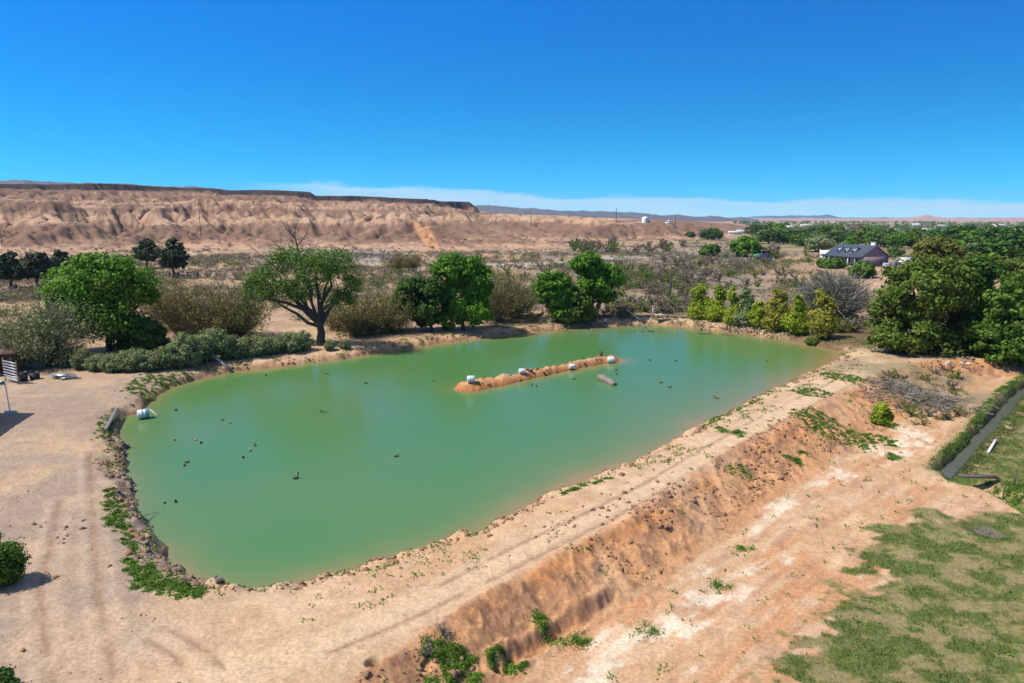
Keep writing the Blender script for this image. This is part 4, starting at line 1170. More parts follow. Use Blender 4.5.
# ------------------------------------------------------------------ rocks
def rock_mesh(seed, mt, flat=.7):
    r = np.random.default_rng(seed)
    import bmesh
    bm = bmesh.new(); bmesh.ops.create_icosphere(bm, subdivisions=2, radius=1)
    ns = r.normal(size=(9, 3)); ns /= np.linalg.norm(ns, axis=1)[:, None]; ds = r.uniform(.42, .8, 9)
    for v in bm.verts:
        p = np.array(v.co)
        for a, d in zip(ns, ds):
            k = p @ a
            if k > d: p = p - a * (k - d) * .9
        p = p * (1 + r.normal() * .05); v.co = (p[0], p[1] * .75, p[2] * flat)
    me = bpy.data.meshes.new('rock'); bm.to_mesh(me); bm.free(); me.materials.append(mt)
    return me


RK = [rock_mesh(i, ROCK) for i in range(4)]; RKL = [rock_mesh(10 + i, ROCKL) for i in range(3)]; CL = [rock_mesh(20 + i, CLOD) for i in range(4)]


def along(pts, z, n, jit, meshes, size, label, group, seed, name='rock', cat='rock', off=0.0):
    r = np.random.default_rng(seed); P = poly(pts, z); d = np.concatenate([[0], np.cumsum(np.linalg.norm(np.diff(P, axis=0), axis=1))])
    for _ in range(n):
        q = r.uniform(0, d[-1]); p = np.array([np.interp(q, d, P[:, 0]), np.interp(q, d, P[:, 1])]) + r.normal(size=2) * jit
        z_ = Hs(*p)
        if z_ < -.12 and z > -1: continue
        k = r.uniform(*size) * r.choice([.6, .8, 1, 1.4])
        o = link(name, meshes[r.integers(len(meshes))], None, (p[0], p[1], z_ + k * .15), r.uniform(0, 6)); o.scale = (k, k, k * r.uniform(.7, 1.1))
        tag(o, label, cat, group)


along([(120, 420), (123, 445), (127, 470), (133, 497), (144, 522), (155, 543), (169, 561), (192, 580), (208, 590)], .4, 190, .42, RK, (.08, .20), 'rough dark rock lining the left shore of the pond', 'rocks lining the left shore', 1)
along([(128, 418), (150, 409), (175, 386), (215, 375), (256, 368), (310, 362), (360, 355), (410, 347)], .4, 100, .35, RK + CL, (.14, .34), 'dark rock or clod in the cut bank below the sage hedge', 'rocks below the hedge', 2)
along([(410, 347), (470, 338), (540, 330), (620, 323), (700, 326), (790, 340), (835, 349)], .4, 50, .3, CL, (.14, .34), 'reddish earth clod along the far shore', 'clods along the far shore', 3, 'earth_clod', 'clod')
along([(474, 386), (510, 379), (550, 371), (605, 360)], .3, 30, .45, CL, (.12, .28), 'reddish earth clod on the narrow island', 'clods on the island', 4, 'earth_clod', 'clod')
along([(944, 392), (958, 383), (972, 374), (962, 378), (955, 388)], -2, 16, .5, RKL, (.15, .35), 'pale rubble lump beside the brush corner', 'pale rubble by the brush', 5, 'rubble_lump', 'rubble')
along([(560, 540), (600, 530), (625, 540), (640, 515), (660, 505)], 0, 60, .8, RK + CL, (.06, .17), 'dark lump in the heap of spoil on the berm shoulder', 'spoil lumps on the shoulder', 6, 'spoil_lump', 'lump')


def rubble():
    r = np.random.default_rng(91); n = 110000
    x = r.uniform(-30, 50, n); y = r.uniform(19, 100, n); h, sd, t, dI, dD, dD2 = H(x, y, True)
    cl = fbm(x / 2.4, y / 2.4, 3, 191)
    k = (((t > .02) & (t < .8) & (cl > .56)) | ((sd > .2) & (sd < 1.3) & (cl > .42)) | ((t < .05) & (sd > 1) & (sd < 12) & (cl > .66) & (r.random(n) < .12))) & (np.abs(x / y) < .85)
    x, y, h = x[k], y[k], h[k]; m = min(len(x), 14000); x, y, h = x[:m], y[:m], h[:m]
    s = r.uniform(.03, .09, m) * r.choice([.6, .8, 1, 1, 1.5, 3.0], m)
    base = np.array([[1, 0, 0], [-.5, .8, 0], [-.5, -.8, 0], [.2, .1, .8], [0, 0, -.6]])
    V = base[None] * s[:, None, None] * r.uniform(.6, 1.3, (m, 5, 3))
    a = r.uniform(0, 6.28, m); ca, sa = np.cos(a), np.sin(a)
    X = V[..., 0] * ca[:, None] - V[..., 1] * sa[:, None]; Y = V[..., 0] * sa[:, None] + V[..., 1] * ca[:, None]
    V = np.stack([X, Y, V[..., 2]], -1) + np.stack([x, y, h + .01], 1)[:, None]
    f = np.array([[0, 1, 3], [1, 2, 3], [2, 0, 3], [1, 0, 4], [2, 1, 4], [0, 2, 4]])
    F_ = (np.arange(m) * 5)[:, None, None] + f[None]
    g = Geo(); g.add(V.reshape(-1, 3), None, F_.reshape(-1, 3))
    tag(g.build('rubble', CLOD), 'loose clods and pebbles strewn over the berm', 'rubble', kind='stuff')


rubble()

# ------------------------------------------------------------------ things in and around the pond
duckm = None
def duck(px, py, label, rz, pale=False, k=1.0, up=0):
    p = at(px, py, .05)
    key = ('p' if pale else 'd') + str(up)
    if key not in DK:
        g = Geo(); n = up * .10
        g.tube([(-.33, 0, .12), (-.24, 0, .09), (-.10, 0, .06), (.06, 0, .06), (.15, 0, .10), (.185, 0, .18 + n * .4), (.20, 0, .26 + n), (.235, 0, .285 + n), (.285, 0, .275 + n), (.35, 0, .26 + n)],
               [.015, .06, .125, .12, .075, .045, .05, .052, .03, .012], 9)
        me = g.mesh('duck', True); me.materials.append(DUCKP if pale else DUCK); DK[key] = me
    o = link('duck', DK[key], None, (p[0], p[1], 0), rz); o.scale = (k, k, k)
    tag(o, label, 'duck', 'ducks on the pond')


DK = {}
DL = [(222.5, 420, 'dark duck swimming just ahead of a pale one off the left bank', 0), (230, 422.5, 'pale brown duck trailing a dark one off the left bank', 1), (174.5, 439.5, 'pale duck alone nearest to the board on the left bank', 1),
      (195, 439.5, 'pale grey duck with a dark mate just behind it', 1), (201, 442.5, 'dark duck just behind its pale grey mate', 0), (255, 445, 'dark duck at the outer end of the loose left flock', 0),
      (250, 450, 'brownish duck between two dark ones in the left flock', 1), (243, 457, 'dark duck at the lower end of the loose left flock', 0), (187, 462, 'dark duck, upper of two swimming close together', 0),
      (184.5, 465, 'dark duck, lower of two swimming close together', 0), (164, 502, 'duck nearest the near left shore', 1), (175.5, 501, 'dark duck just right of the one nearest the near left shore', 0),
      (176, 410, 'small dark duck near the blue and white drum', 0), (266, 375, 'dark duck close under the hedge bank', 0), (366, 383, 'tiny dark duck alone in the upper middle water', 0),
      (433.5, 381, 'tiny dark duck left of the island tip', 0), (396.5, 456, 'dark duck alone in the middle of the open water', 0), (574, 379, 'dark duck beside the island, between it and the log', 0),
      (532, 385, 'dark duck, first of a close pair below the island', 0), (536.5, 386, 'dark duck, second of a close pair below the island', 0), (617, 374, 'dark duck just past the floating log', 0),
      (616, 370, 'small dark duck between the log and the island end', 0), (650, 360, 'dark duck off the far end of the island', 0), (676, 360.5, 'dark duck farther off the end of the island', 0),
      (661, 382.5, 'dark duck leading a pair in the open water past the log', 0), (670, 387, 'dark duck following in the pair past the log', 0), (767, 361, 'dark duck far out near the east bank', 0), (583, 358, 'dark duck on the far side of the island', 0)]
for i, (px, py, lab, pale) in enumerate(DL):
    duck(px, py, lab, random.uniform(0, 6.28), bool(pale), .62)
duck(296, 478, 'dark long necked bird sitting upright in the open water', .4, False, .72, 3)


def branch(pts, z, r0, label, m=None, name='stick', cat='branch', side=None):
    P = np.array([[*at(a, b, z + c * 0), z + c] for a, b, c in pts]); P = np.array([[*at(a, b, z + c), z + c] for a, b, c in pts])
    g = Geo(); g.tube(P - P[0], np.linspace(r0, r0 * .4, len(P)), 6)
    if side is not None:
        Q = np.array([[*at(a, b, z + c), z + c] for a, b, c in side]); g.tube(Q - P[0], np.linspace(r0 * .6, r0 * .25, len(Q)), 5)
    return tag(g.build(name, m or WOODD, None, P[0]), label, cat)


branch([(319, 410, .05), (322, 411.5, .1), (326, 411.5, .15), (328, 411, .3)], 0, .06, 'dark snag breaking the water below the hedge bank', side=[(322, 411.5, .1), (320.5, 409, .35)])
branch([(324, 373, .05), (327, 373.5, .1), (329.5, 372.6, .25)], 0, .07, 'dark snag close to the hedge bank', side=[(327, 373.5, .08), (328.5, 371, .4)])
branch([(714, 396, .1), (717, 398, .08), (720, 398.2, .08)], 0, .07, 'dark forked stick afloat near the east berm')
branch([(698, 333, .05), (705, 333.5, .15), (712, 333.6, .05)], 0, .08, 'long dark stick lying in shallow water under the saplings')
branch([(134, 517, .55), (143, 515.5, .35), (152, 513.5, .15), (158, 512, .05)], 0, .035, 'thin pale branch reaching from the left bank into the water', WOOD)
tw_ = twiggy('reed_tuft', 601, 357, 9, .8, 'brownish reed tuft behind the far end of the island', 60, 80, 'tan', .08, TWIGB, 140, 'reeds', w=.03)
p = at(601, 357, 0); tw_.location = (p[0], p[1], -.05)

# floating log
p = at(607, 381, .1); lg = thing('floating_log', 'short thick grey log floating below the island end', 'log', (p[0], p[1], 0))
a = at(599.5, 377.5, .2) - p; b = at(614.5, 384, .15) - p
gg = Geo(); gg.tube([(a[0], a[1], .22), (a[0] * .5, a[1] * .5, .2), (0, 0, .15), (b[0] * .6, b[1] * .6, .12), (b[0], b[1], .05)], [.34, .36, .33, .33, .28], 11); gg.build('bark', plain('grey_bark', (.20, .165, .14), .9, .4, 3, bump=.6), lg, smooth_=True)
gg = Geo(); gg.tube([(a[0] * .4, a[1] * .4, .35), (a[0] * .3, a[1] * .3 + .1, .65)], [.1, .06], 6); gg.build('branch_stub', WOOD, lg)


def drum_house(px, py, z, k, rz, label, blue=False):
    p = at(px, py, z); p = np.array([p[0], p[1], max(Hs(*p), .05)])
    t = thing('drum_shelter', label, 'drum', p, rz, 'white drums used as duck shelters'); t.scale = (k, k, k)
    # a drum on its side, axis along local x, mouth at +x
    ax = [[0, 1, 0], [0, 0, 1], [1, 0, 0]]
    g = Geo(); g.lathe([(.02, -.5), (.30, -.5), (.40, -.46), (.43, -.40), (.43, -.18), (.455, -.16), (.455, -.12), (.43, -.10), (.43, .12), (.455, .14), (.455, .18), (.43, .20), (.43, .42), (.42, .46), (.38, .46), (.38, .30)], 20, (0, 0, .40), ax)
    g.build('drum_body', DRUM, t, smooth_=True)
    g = Geo(); g.lathe([(.38, .31), (.02, .31)], 20, (0, 0, .40), ax); g.build('drum_opening', BLACK, t)
    if blue:
        g = Geo(); g.lathe([(.46, .20), (.465, .22), (.462, .46), (.43, .475)], 20, (0, 0, .40), ax); g.build('drum_collar', DRUMB, t, smooth_=True)
    return t


drum_house(471, 384, .5, .72, .15, 'white drum shelter on the broad near tip of the island')
drum_house(522, 374, .5, .62, .3, 'white drum shelter second along the island from the broad tip')
drum_house(572, 365.5, .5, .62, .2, 'white drum shelter third along the island, before the far end')
drum_house(611, 358.5, .5, .78, .1, 'largest looking white drum shelter at the thin far end of the island')
drum_house(143, 412.5, .5, .85, .55, 'blue and white drum shelter on the left shore', True)
p0 = gp(150, 412); p1 = np.array([*at(158, 416, 0), 0.0])
g = Geo(); g.beam((0, 0, .25), p1 - p0 + [0, 0, .02], .16, .04); tag(g.build('wooden_ramp', WOOD, None, p0), 'pale board running from the blue and white drum into the water', 'ramp')
p0 = gp(106, 431); p1 = gp(117, 413)
g = Geo(); g.beam((0, 0, .12), p1 - p0 + [0, 0, .35], .26, .06); tag(g.build('board', plain('grey_board', (.16, .16, .15), .7), None, p0), 'long dark grey board lying on weeds on the left bank', 'board')


def duck_box(px, py, end, k, label, hgt=1.1):
    b = gp(px, py); e = np.array([*at(end[0], end[1], .35), .35]); d = e - b; az_ = math.atan2(d[1], d[0])
    t = thing('duck_box', label, 'duck box', b, az_)
    g = Geo(); W = .95 * k; g.box((0, 0, hgt + .35 * k), (W, .85 * k, .7 * k)); g.build('box_wall', WOOD, t)
    g = Geo(); g.box((0.0, 0, hgt + .74 * k), (W * 1.15, 1.0 * k, .06)); g.build('box_roof', GALV, t)
    g = Geo(); g.box((W / 2 + .006, 0, hgt + .28 * k), (.012, .3 * k, .36 * k)); g.build('entrance_hole', BLACK, t)
    for sx in (-1, 1):
        for sy in (-1, 1):
            g = Geo(); g.box((sx * W * .42, sy * .36 * k, hgt / 2 - .15), (.09, .09, hgt + .3)); g.build('leg', WOOD, t)
    L = math.hypot(d[0], d[1])
    g = Geo(); g.beam((W / 2 + .02, 0, hgt + .02), (L, 0, d[2]), .34 * k, .05)
    for q in np.linspace(.1, .9, 9):
        c = np.array((W / 2 + .02, 0, hgt + .05)) * (1 - q) + np.array((L, 0, d[2] + .03)) * q; g.box(c, (.04, .34 * k, .03))
    g.build('ramp', WOOD, t)
    return t


duck_box(207, 362, (231, 369.5), 1.25, 'grey wooden duck box on stilts with a ramp, in front of the sage hedge', 1.0)
duck_box(467, 329, (476, 331.5), 1.25, 'whitish duck box with a short ramp under the tall lush tree', 1.2)
# small leaning white ramp, table and posts at the far corner
b = gp(632, 319); e = np.array([*at(638, 318, .3), .3]) - b
g = Geo(); g.beam((-.9, 0, 1.5), (1.0, -.5, .05), .5, .06); tag(g.build('white_plank', WHITE, None, b), 'white plank leaning against scrub at the far bank', 'plank')
for px, py, lab in ((653, 318, 'grey wooden post beside the small table at the far bank'), (658, 317, 'thin dark post just behind the small table')):
    b = gp(px, py); g = Geo(); g.box((0, 0, .9), (.28, .28, 1.9)); g.box((0, 0, 1.87), (.34, .34, .06)); tag(g.build('fence_post', WOOD if px < 655 else WOODD, None, b), lab, 'post')
b = gp(661, 320); t = thing('picnic_table', 'small grey table or platform at the far bank by the posts', 'table', b)
g = Geo(); g.box((0, 0, .8), (2.2, 1.1, .08)); g.build('table_top', WOOD, t)
for sx in (-1, 1):
    for sy in (-1, 1):
        g = Geo(); g.box((sx * .9, sy * .4, .38), (.1, .1, .78)); g.build('leg', WOOD, t)
b = gp(673, 318); g = Geo(); g.beam((-2.2, .3, .55), (2.0, -.3, .15), .22, .22); tag(g.build('timber_beam', plain('tan_timber', (.36, .25, .18)), None, b), 'long tan timber lying behind the small table', 'timber')
for px, py, k, lab in ((606, 322, .45, 'pale boulder at the foot of the leaning trunk tree'), (599, 322.5, .3, 'smaller pale stone beside the boulder at the leaning tree')):
    b = gp(px, py); o = link('pale_boulder', RKL[0], None, b + [0, 0, .15], 1); o.scale = (k, k, k); tag(o, lab, 'boulder')
b = gp(490, 320); g = Geo(); g.beam((-2.0, .4, .35), (1.9, -.1, .3), .5, .35); g.beam((-1.6, .9, .7), (.6, .2, .62), .4, .2); tag(g.build('timber_stack', plain('pale_timber', (.5, .45, .4)), None, b), 'pale timbers stacked on the bank right of the tall lush tree', 'timber')

# ditch side things
a = np.array([*at(958, 476, ZL + .15), ZL + .18]); b = np.array([*at(997, 477.5, ZL + .15), ZL + .18])
g = Geo(); g.beam((0, 0, 0), b - a, .35, .12); tag(g.build('footbridge_plank', WOODD, None, a), 'dark plank laid across the end of the ditch', 'plank')
a = gp(988, 453.5) + [0, 0, .1]; b = gp(995.5, 443) + [0, 0, .25]
g = Geo(); g.tube([(0, 0, 0), (b - a) * .5, b - a], .09, 8); tag(g.build('white_pipe', WHITE, None, a), 'short white pipe lying on the grass beyond the ditch', 'pipe')
for px, py, hp, lab in ((1003, 499, 14, 'thin dark fence post beside the gully, the nearer of two'), (1014, 487, 14, 'thin dark fence post beside the gully, the farther of two')):
    b = gp(px, py); g = Geo(); g.tube([(0, 0, -.2), (0, 0, .5), (.02, 0, 1.05)], [.045, .04, .04], 7); g.lathe([(.05, 1.05), (.05, 1.09), (.0, 1.10)], 8); tag(g.build('fence_post', WOODD, None, b), lab, 'post')
bp_ = gp(922, 402); t = thing('brush_pile', 'tangled pile of grey dead branches on the slope by the road bend', 'brush pile', bp_)
g = Geo(); r = np.random.default_rng(55); n = 900
c = r.normal(size=(n, 3)) * np.array([2.3, 2.0, .0]); c[:, 2] = np.abs(r.normal(size=n)) * .55 * np.exp(-(c[:, 0] ** 2 + c[:, 1] ** 2) / 10)
zz = H(c[:, 0] + bp_[0], c[:, 1] + bp_[1]) - bp_[2]; c[:, 2] += zz + .08
d = r.normal(size=(n, 3)) * np.array([1, 1, .35]); d /= np.linalg.norm(d, axis=1)[:, None]; ln = r.uniform(.4, 1.5, n)[:, None]
Pp = np.stack([c - d * ln / 2, c + r.normal(size=(n, 3)) * .08, c + d * ln / 2], 1)
g.ribbons(Pp, .07, r.random(n)); g.build('dead_branches', TWIG, t)
for px, py, lab in ((425, 656, 'grey dead weed clump on the near berm face'), (443, 636, 'small grey dead weed tuft above the wide weed bed')):
    b = gp(px, py); s = scale_at(*b); gg_, _ = twig_geo(160, .55, 1.4, 700 + px, .03); tag(gg_.build('dead_weed', TWIG, None, b), lab, 'dead weed', 'dead weeds on the berm')

# ------------------------------------------------------------------ yard things
def yard():
    # shade canopy outside the frame edge whose corner and post show
    pf = gp(10.5, 413); s = scale_at(*pf)
    t = thing('shade_canopy', 'beige and teal shade canopy on a white post at the yard edge', 'canopy', pf)
    hgt = 2.75; sh = hgt / math.tan(EL) * math.cos(AZs); sv = -hgt / math.tan(EL) * math.sin(AZs)
    A_ = np.array([*at(36, 413.5, .9)]) - [sh, sv] - pf[:2]; B_ = np.array([*at(-6, 441, .9)]) - [sh, sv] - pf[:2]
    C_ = B_ + [-4.2, -.5]; D_ = A_ + [-4.4, .2]
    g = Geo(); g.tube([(0, 0, -.2), (A_[0] * .5, A_[1] * .5, hgt * .5), (A_[0], A_[1], hgt)], .045, 8); g.build('post', WHITE, t)
    for q in (B_, C_, D_):
        g = Geo(); g.tube([(q[0], q[1], -.4), (q[0], q[1], hgt)], .045, 8); g.build('post', WHITE, t)
    V = np.array([(*A_, hgt), (*((A_ + B_) / 2 - [.1, 0]), hgt - .08), (*B_, hgt), (*C_, hgt), (*D_, hgt), (*((A_ + C_) / 2), hgt + .75)])
    g = Geo(); g.add(np.vstack([V, V - [0, 0, .03]]), None, [(0, 4, 5), (4, 3, 5), (3, 2, 5), (2, 1, 5), (1, 0, 5)] + [(6, 11, 10), (10, 11, 9), (9, 11, 8), (8, 11, 7), (7, 11, 6)])
    g.build('fabric_top', plain('beige_fabric', (.50, .42, .32), .9, .15, 3), t)
    g = Geo()
    for a, b in ((0, 4),):
        A, B = V[a], V[b]; g.add([A, B, B - [0, 0, .55], A - [0, 0, .35], A + [0, .02, 0], B + [0, .02, 0], B - [0, -.02, .55], A - [0, -.02, .35]], [(0, 1, 2, 3), (7, 6, 5, 4)])
    g.build('teal_valance', plain('teal_fabric', (.05, .28, .28), .9, .15, 3), t)
    g = Geo(); g.lathe([(.42, -.1), (.40, .16), (.30, .22), (.05, .24)], 14); g.build('post_base', CONC, t)
    # slatted gate
    a = gp(5, 381); b = gp(18.5, 384.5); d = b - a; L = math.hypot(d[0], d[1])
    t = thing('slatted_gate', 'silver slatted metal panel leaning upright in front of the brown shed', 'gate', a, math.atan2(d[1], d[0]))
    for i in range(7):
        g = Geo(); g.box((L / 2, 0, .35 + i * .27), (L, .05, .13)); g.build('slat', GALV, t)
    for x in (0, L):
        g = Geo(); g.box((x, .05, 1.1), (.09, .07, 2.3)); g.build('frame_post', RUST, t)
    # shed behind
    b = gp(4, 374); t = thing('open_shed', 'low rust brown open shed behind the slatted metal panel', 'shed', b, .15)
    g = Geo(); g.box((-.6, 1.6, 1.0), (4.2, .08, 2.2)); g.box((-2.7, .3, 1.0), (.08, 2.6, 2.2)); g.build('wall', RUST, t)
    g = Geo(); g.box((-.6, .3, 2.2), (4.6, 3.2, .08), ); g.build('roof', plain('brown_roofing', (.19, .11, .07), .9, .3, 3), t)
    for x in (1.4,):
        g = Geo(); g.box((x, -1.1, 1.05), (.14, .14, 2.3)); g.build('post', WOODD, t)
    # round stone tank under the tree
    b = gp(36, 366); t = thing('round_tank', 'round grey masonry tank under the pale wispy tree', 'tank', b)
    g = Geo(); g.lathe([(1.55, -.2), (1.55, 1.6), (1.42, 1.6), (1.42, 1.0)], 28); g.build('tank_wall', plain('grey_masonry', (.25, .22, .19), .95, .35, 2.5, bump=.5), t, smooth_=False)
    g = Geo(); g.lathe([(1.42, 1.05), (.01, 1.05)], 28); g.build('tank_fill', BLACK, t)
    # black tub and small black drum
    for px, py, w, h, lab in ((35, 379, .42, .62, 'black plastic tub standing beside the slatted panel'), (24, 381, .34, .85, 'dark barrel close against the slatted panel')):
        b = gp(px, py); t = thing('black_barrel', lab, 'barrel', b)
        g = Geo(); g.lathe([(.0, .02), (w * .9, 0), (w, h * .3), (w * 1.03, h * .32), (w, h * .36), (w * .97, h), (w * .9, h + .01), (w * .9, h * .85)], 18); g.build('barrel_body', plain('black_plastic', (.025, .025, .027), .5), t, smooth_=True)
        g = Geo(); g.lathe([(w * .9, h * .86), (0.0, h * .86)], 18); g.build('barrel_lid', BLACK, t)
    b = gp(60, 379); t = thing('scrap_pile', 'flat pile of grey sheet metal scrap by the hedge', 'scrap', b)
    rr = np.random.default_rng(4)
    for i in range(7):
        g = Geo(); g.box((rr.uniform(-1.1, 1.1), rr.uniform(-.5, .5), .08 + i * .06), (rr.uniform(.8, 1.9), rr.uniform(.3, .8), .03), rr.uniform(-.5, .5)); g.build('metal_sheet', GALV, t)


yard()

# ------------------------------------------------------------------ house and far buildings
def gable_house(name, label, b, rz, L, W, eave, ridge, wallm, roofm, gablem=None, over=.4):
    t = thing(name, label, 'house', b, rz)
    g = Geo(); g.box((0, 0, eave / 2 - .3), (L, W, eave + .6)); g.build('wall', wallm, t)
    for sx in (-1, 1):
        g = Geo(); x = sx * (L / 2 + .004)
        g.add([(x, -W / 2, eave), (x, W / 2, eave), (x, 0, ridge), (x - sx * .2, -W / 2, eave), (x - sx * .2, W / 2, eave), (x - sx * .2, 0, ridge)], None, [(0, 1, 2), (3, 5, 4)] if sx > 0 else [(0, 2, 1), (3, 4, 5)])
        g.build('gable', gablem or wallm, t)
    sl = (ridge - eave) / (W / 2); o = W / 2 + over; lx = L / 2 + over; e0 = eave - over * sl; th = .22
    g = Geo()
    for sy in (-1, 1):
        v = [(-lx, sy * o, e0), (lx, sy * o, e0), (lx, 0, ridge), (-lx, 0, ridge)]; v = np.array(v); v2 = v + [0, 0, th]
        g.add(np.vstack([v, v2]), [(0, 1, 2, 3), (7, 6, 5, 4), (0, 4, 5, 1), (1, 5, 6, 2), (3, 7, 4, 0)])
    rf = g.build('roof', roofm, t)
    return t, rf


b = gp(862, 266); s = scale_at(*b)
rz = R(-52)     # gable end turned to the camera and east
L_, W_ = 14.5, 10.5
slate = plain('slate_roofing', (.045, .06, .085), .8, .2, .6); mauve = plain('mauve_stucco', (.22, .15, .16), .9, .1, 1)
cx = b[0] + 1.5; cy = b[1] + 7.0
hs, rf = gable_house('house', 'mauve house with a slate roof and three white dormers', (cx, cy, Hs(cx, cy)), R(-72), L_, W_, 2.8, 6.0, plain('beige_stucco', (.36, .29, .27), .9, .1, 1), slate, mauve)
g = Geo(); g.box((L_ / 2 + .02, 0, 1.3), (.06, W_ - .02, 2.9)); g.build('gable_wall', mauve, hs)
for i in range(3):
    x = -3.4 + i * 3.0; y = -W_ * .30; z = 2.8 + (W_ / 2 + y) / (W_ / 2) * 3.2
    g = Geo(); g.box((x, y - .2, z + .55), (1.1, 1.5, 1.3)); dm = g.build('dormer', WHITE, hs)
    g = Geo(); 
    g.add([(x - .8, y - 1.15, z + 1.3), (x + .8, y - 1.15, z + 1.3), (x, y - 1.15, z + 1.95), (x - .8, y + 1.3, z + 1.3), (x + .8, y + 1.3, z + 1.3), (x, y + 1.3, z + 1.95)], [(0, 3, 5, 2), (1, 2, 5, 4)], [(0, 2, 1)]); g.build('dormer_roof', slate, dm)
    g = Geo(); g.box((x, y - 1.07, z + .6), (.7, .05, .9)); g.build('dormer_window', plain('window_glass', (.05, .06, .08), .1), dm)
for i in range(5):
    x = -5.8 + i * 2.9
    g = Geo(); g.box((x, -W_ / 2 - .02, 1.5), (1.2, .08, 1.6)); w_ = g.build('window', WHITE, hs)
    g = Geo(); g.box((x, -W_ / 2 - .075, 1.5), (.95, .04, 1.35)); g.build('pane', plain('window_glass_dark', (.04, .05, .06), .1), w_)
for i in range(6):
    g = Geo(); g.box((-6.5 + i * 2.6, -W_ / 2 - 1.7, 1.35), (.22, .22, 2.7)); g.build('porch_column', WHITE, hs)
g = Geo(); g.box((0, -W_ / 2 - 1.0, 2.78), (L_, 2.2, .14)); g.build('porch_roof', slate, hs)
for y in (-2.6, 2.6):
    g = Geo(); g.box((L_ / 2 + .08, y, 1.3), (.06, .9, 1.1)); g.build('window', plain('gable_glass', (.08, .08, .10), .1), hs)
g = Geo(); g.box((L_ / 2 - 2.2, 1.2, 6.0), (1.0, 1.0, 2.0)); g.box((L_ / 2 - 2.2, 1.2, 7.05), (1.2, 1.2, .15)); g.build('chimney', WHITE, hs)

b = gp(828, 260)
gs, _ = gable_house('garage', 'small white outbuilding at the end of the slate roofed house', b, R(-20), 5.0, 4.0, 2.4, 3.2, WHITE, WHITE)
g = Geo(); g.box((-.9, -2.03, 1.0), (1.6, .06, 1.9)); g.build('door', plain('grey_door', (.2, .2, .22)), gs)
g = Geo(); g.box((1.5, -2.03, 1.4), (.9, .06, .8)); g.build('window', plain('garage_glass', (.06, .07, .08), .1), gs)

bm_ = plain('orange_stucco', (.42, .22, .10), .9, .1, 1)
FB = [(843, 237.5, 11, 8, 4.0, 'flat', bm_, 'orange stucco house among the town trees'), (735, 234.5, 13, 5, 2.8, 'gable', WHITE, 'white mobile home, left of two beside the dark trees'),
      (741, 233, 11, 5, 2.8, 'gable', plain('pale_blue_siding', (.5, .56, .6)), 'pale blue mobile home, right of two beside the dark trees'), (948, 234, 26, 10, 4.5, 'gable', WHITE, 'long white building far off above the yellowing tree'),
      (975, 235, 16, 9, 4, 'gable', WHITE, 'white house far off right of the long white building'), (892, 232.5, 12, 8, 3.5, 'gable', WHITE, 'small white roofed house far behind the house chimney'),
      (1005, 237, 20, 10, 4, 'gable', plain('tan_stucco', (.45, .36, .28)), 'tan house in the town near the picture edge'), (905, 266, 3.6, 2.4, 2.2, 'gable', WHITE, 'white camper trailer parked beside the mauve gable'),
      (668, 224, 4.5, 3.5, 2.2, 'flat', WHITE, 'tiny white building on the pink hills'), (990, 246, 14, 8, 3.5, 'gable', plain('grey_siding', (.35, .36, .36)), 'grey roofed house in the trees near the picture edge'),
      (785, 235, 10, 7, 3.5, 'gable', plain('brown_siding', (.26, .18, .13)), 'brown house half hidden in the trees right of the mobile homes')]
_r = random.Random(5)
for q_ in range(16):
    FB.append((_r.uniform(775, 1020), _r.uniform(227.5, 236), _r.uniform(10, 22), _r.uniform(7, 10), _r.uniform(4.5, 6.5), 'gable', None, None))
HUE = [('white', (.62, .61, .58)), ('tan', (.45, .35, .26)), ('pale grey', (.45, .46, .47)), ('cream', (.58, .52, .42))]
GL = plain('far_glass', (.05, .06, .07), .1); RF = plain('pale_roofing', (.50, .48, .45), .8, .15, 1)
for i, (px, py, L, W, e, kind, m, lab) in enumerate(FB):
    grp = None
    if m is None:
        hn_, hc_ = HUE[i % 4]; m = plain(hn_.replace(' ', '_') + '_siding', hc_); lab = f'{hn_} house among the far town trees beyond the mauve house'; grp = 'houses of the far town'
    b = gp(px, py); rz = random.uniform(-.4, .4)
    if kind == 'gable':
        t, _ = gable_house('town_house', lab, b, rz, L, W, e * .8, e * 1.15, m, RF)
    else:
        t = thing('town_house', lab, 'house', b, rz)
        g = Geo(); g.box((0, 0, e / 2 - .3), (L, W, e + .6)); g.build('wall', m, t)
        g = Geo(); g.box((L * .18, 0, e + .55), (L * .5, W * .7, 1.1)); g.build('upper_storey', m, t)
        g = Geo(); g.box((0, 0, e + .06), (L + .3, W + .3, .12)); g.build('roof', plain('flat_roofing', (.3, .2, .13)), t)
    if grp: t['group'] = grp
    for q in (-.3, 0, .3):
        g = Geo(); g.box((L * q, -W / 2 - .02, e * .45), (L * .10, .08, e * .3)); g.build('window', GL, t)

# water tank on the hills
b = gp(645, 222); t = thing('water_tank', 'white round water tank standing on the pink hills', 'tank', b)
g = Geo(); g.lathe([(2.6, -1), (2.6, 3.6), (2.5, 3.8), (0.05, 4.5)], 24); g.build('tank_wall', WHITE, t)
g = Geo(); g.beam((0, -2.7, 0), (0, -2.7, 3.8), .4, .15); g.build('ladder', GALV, t)


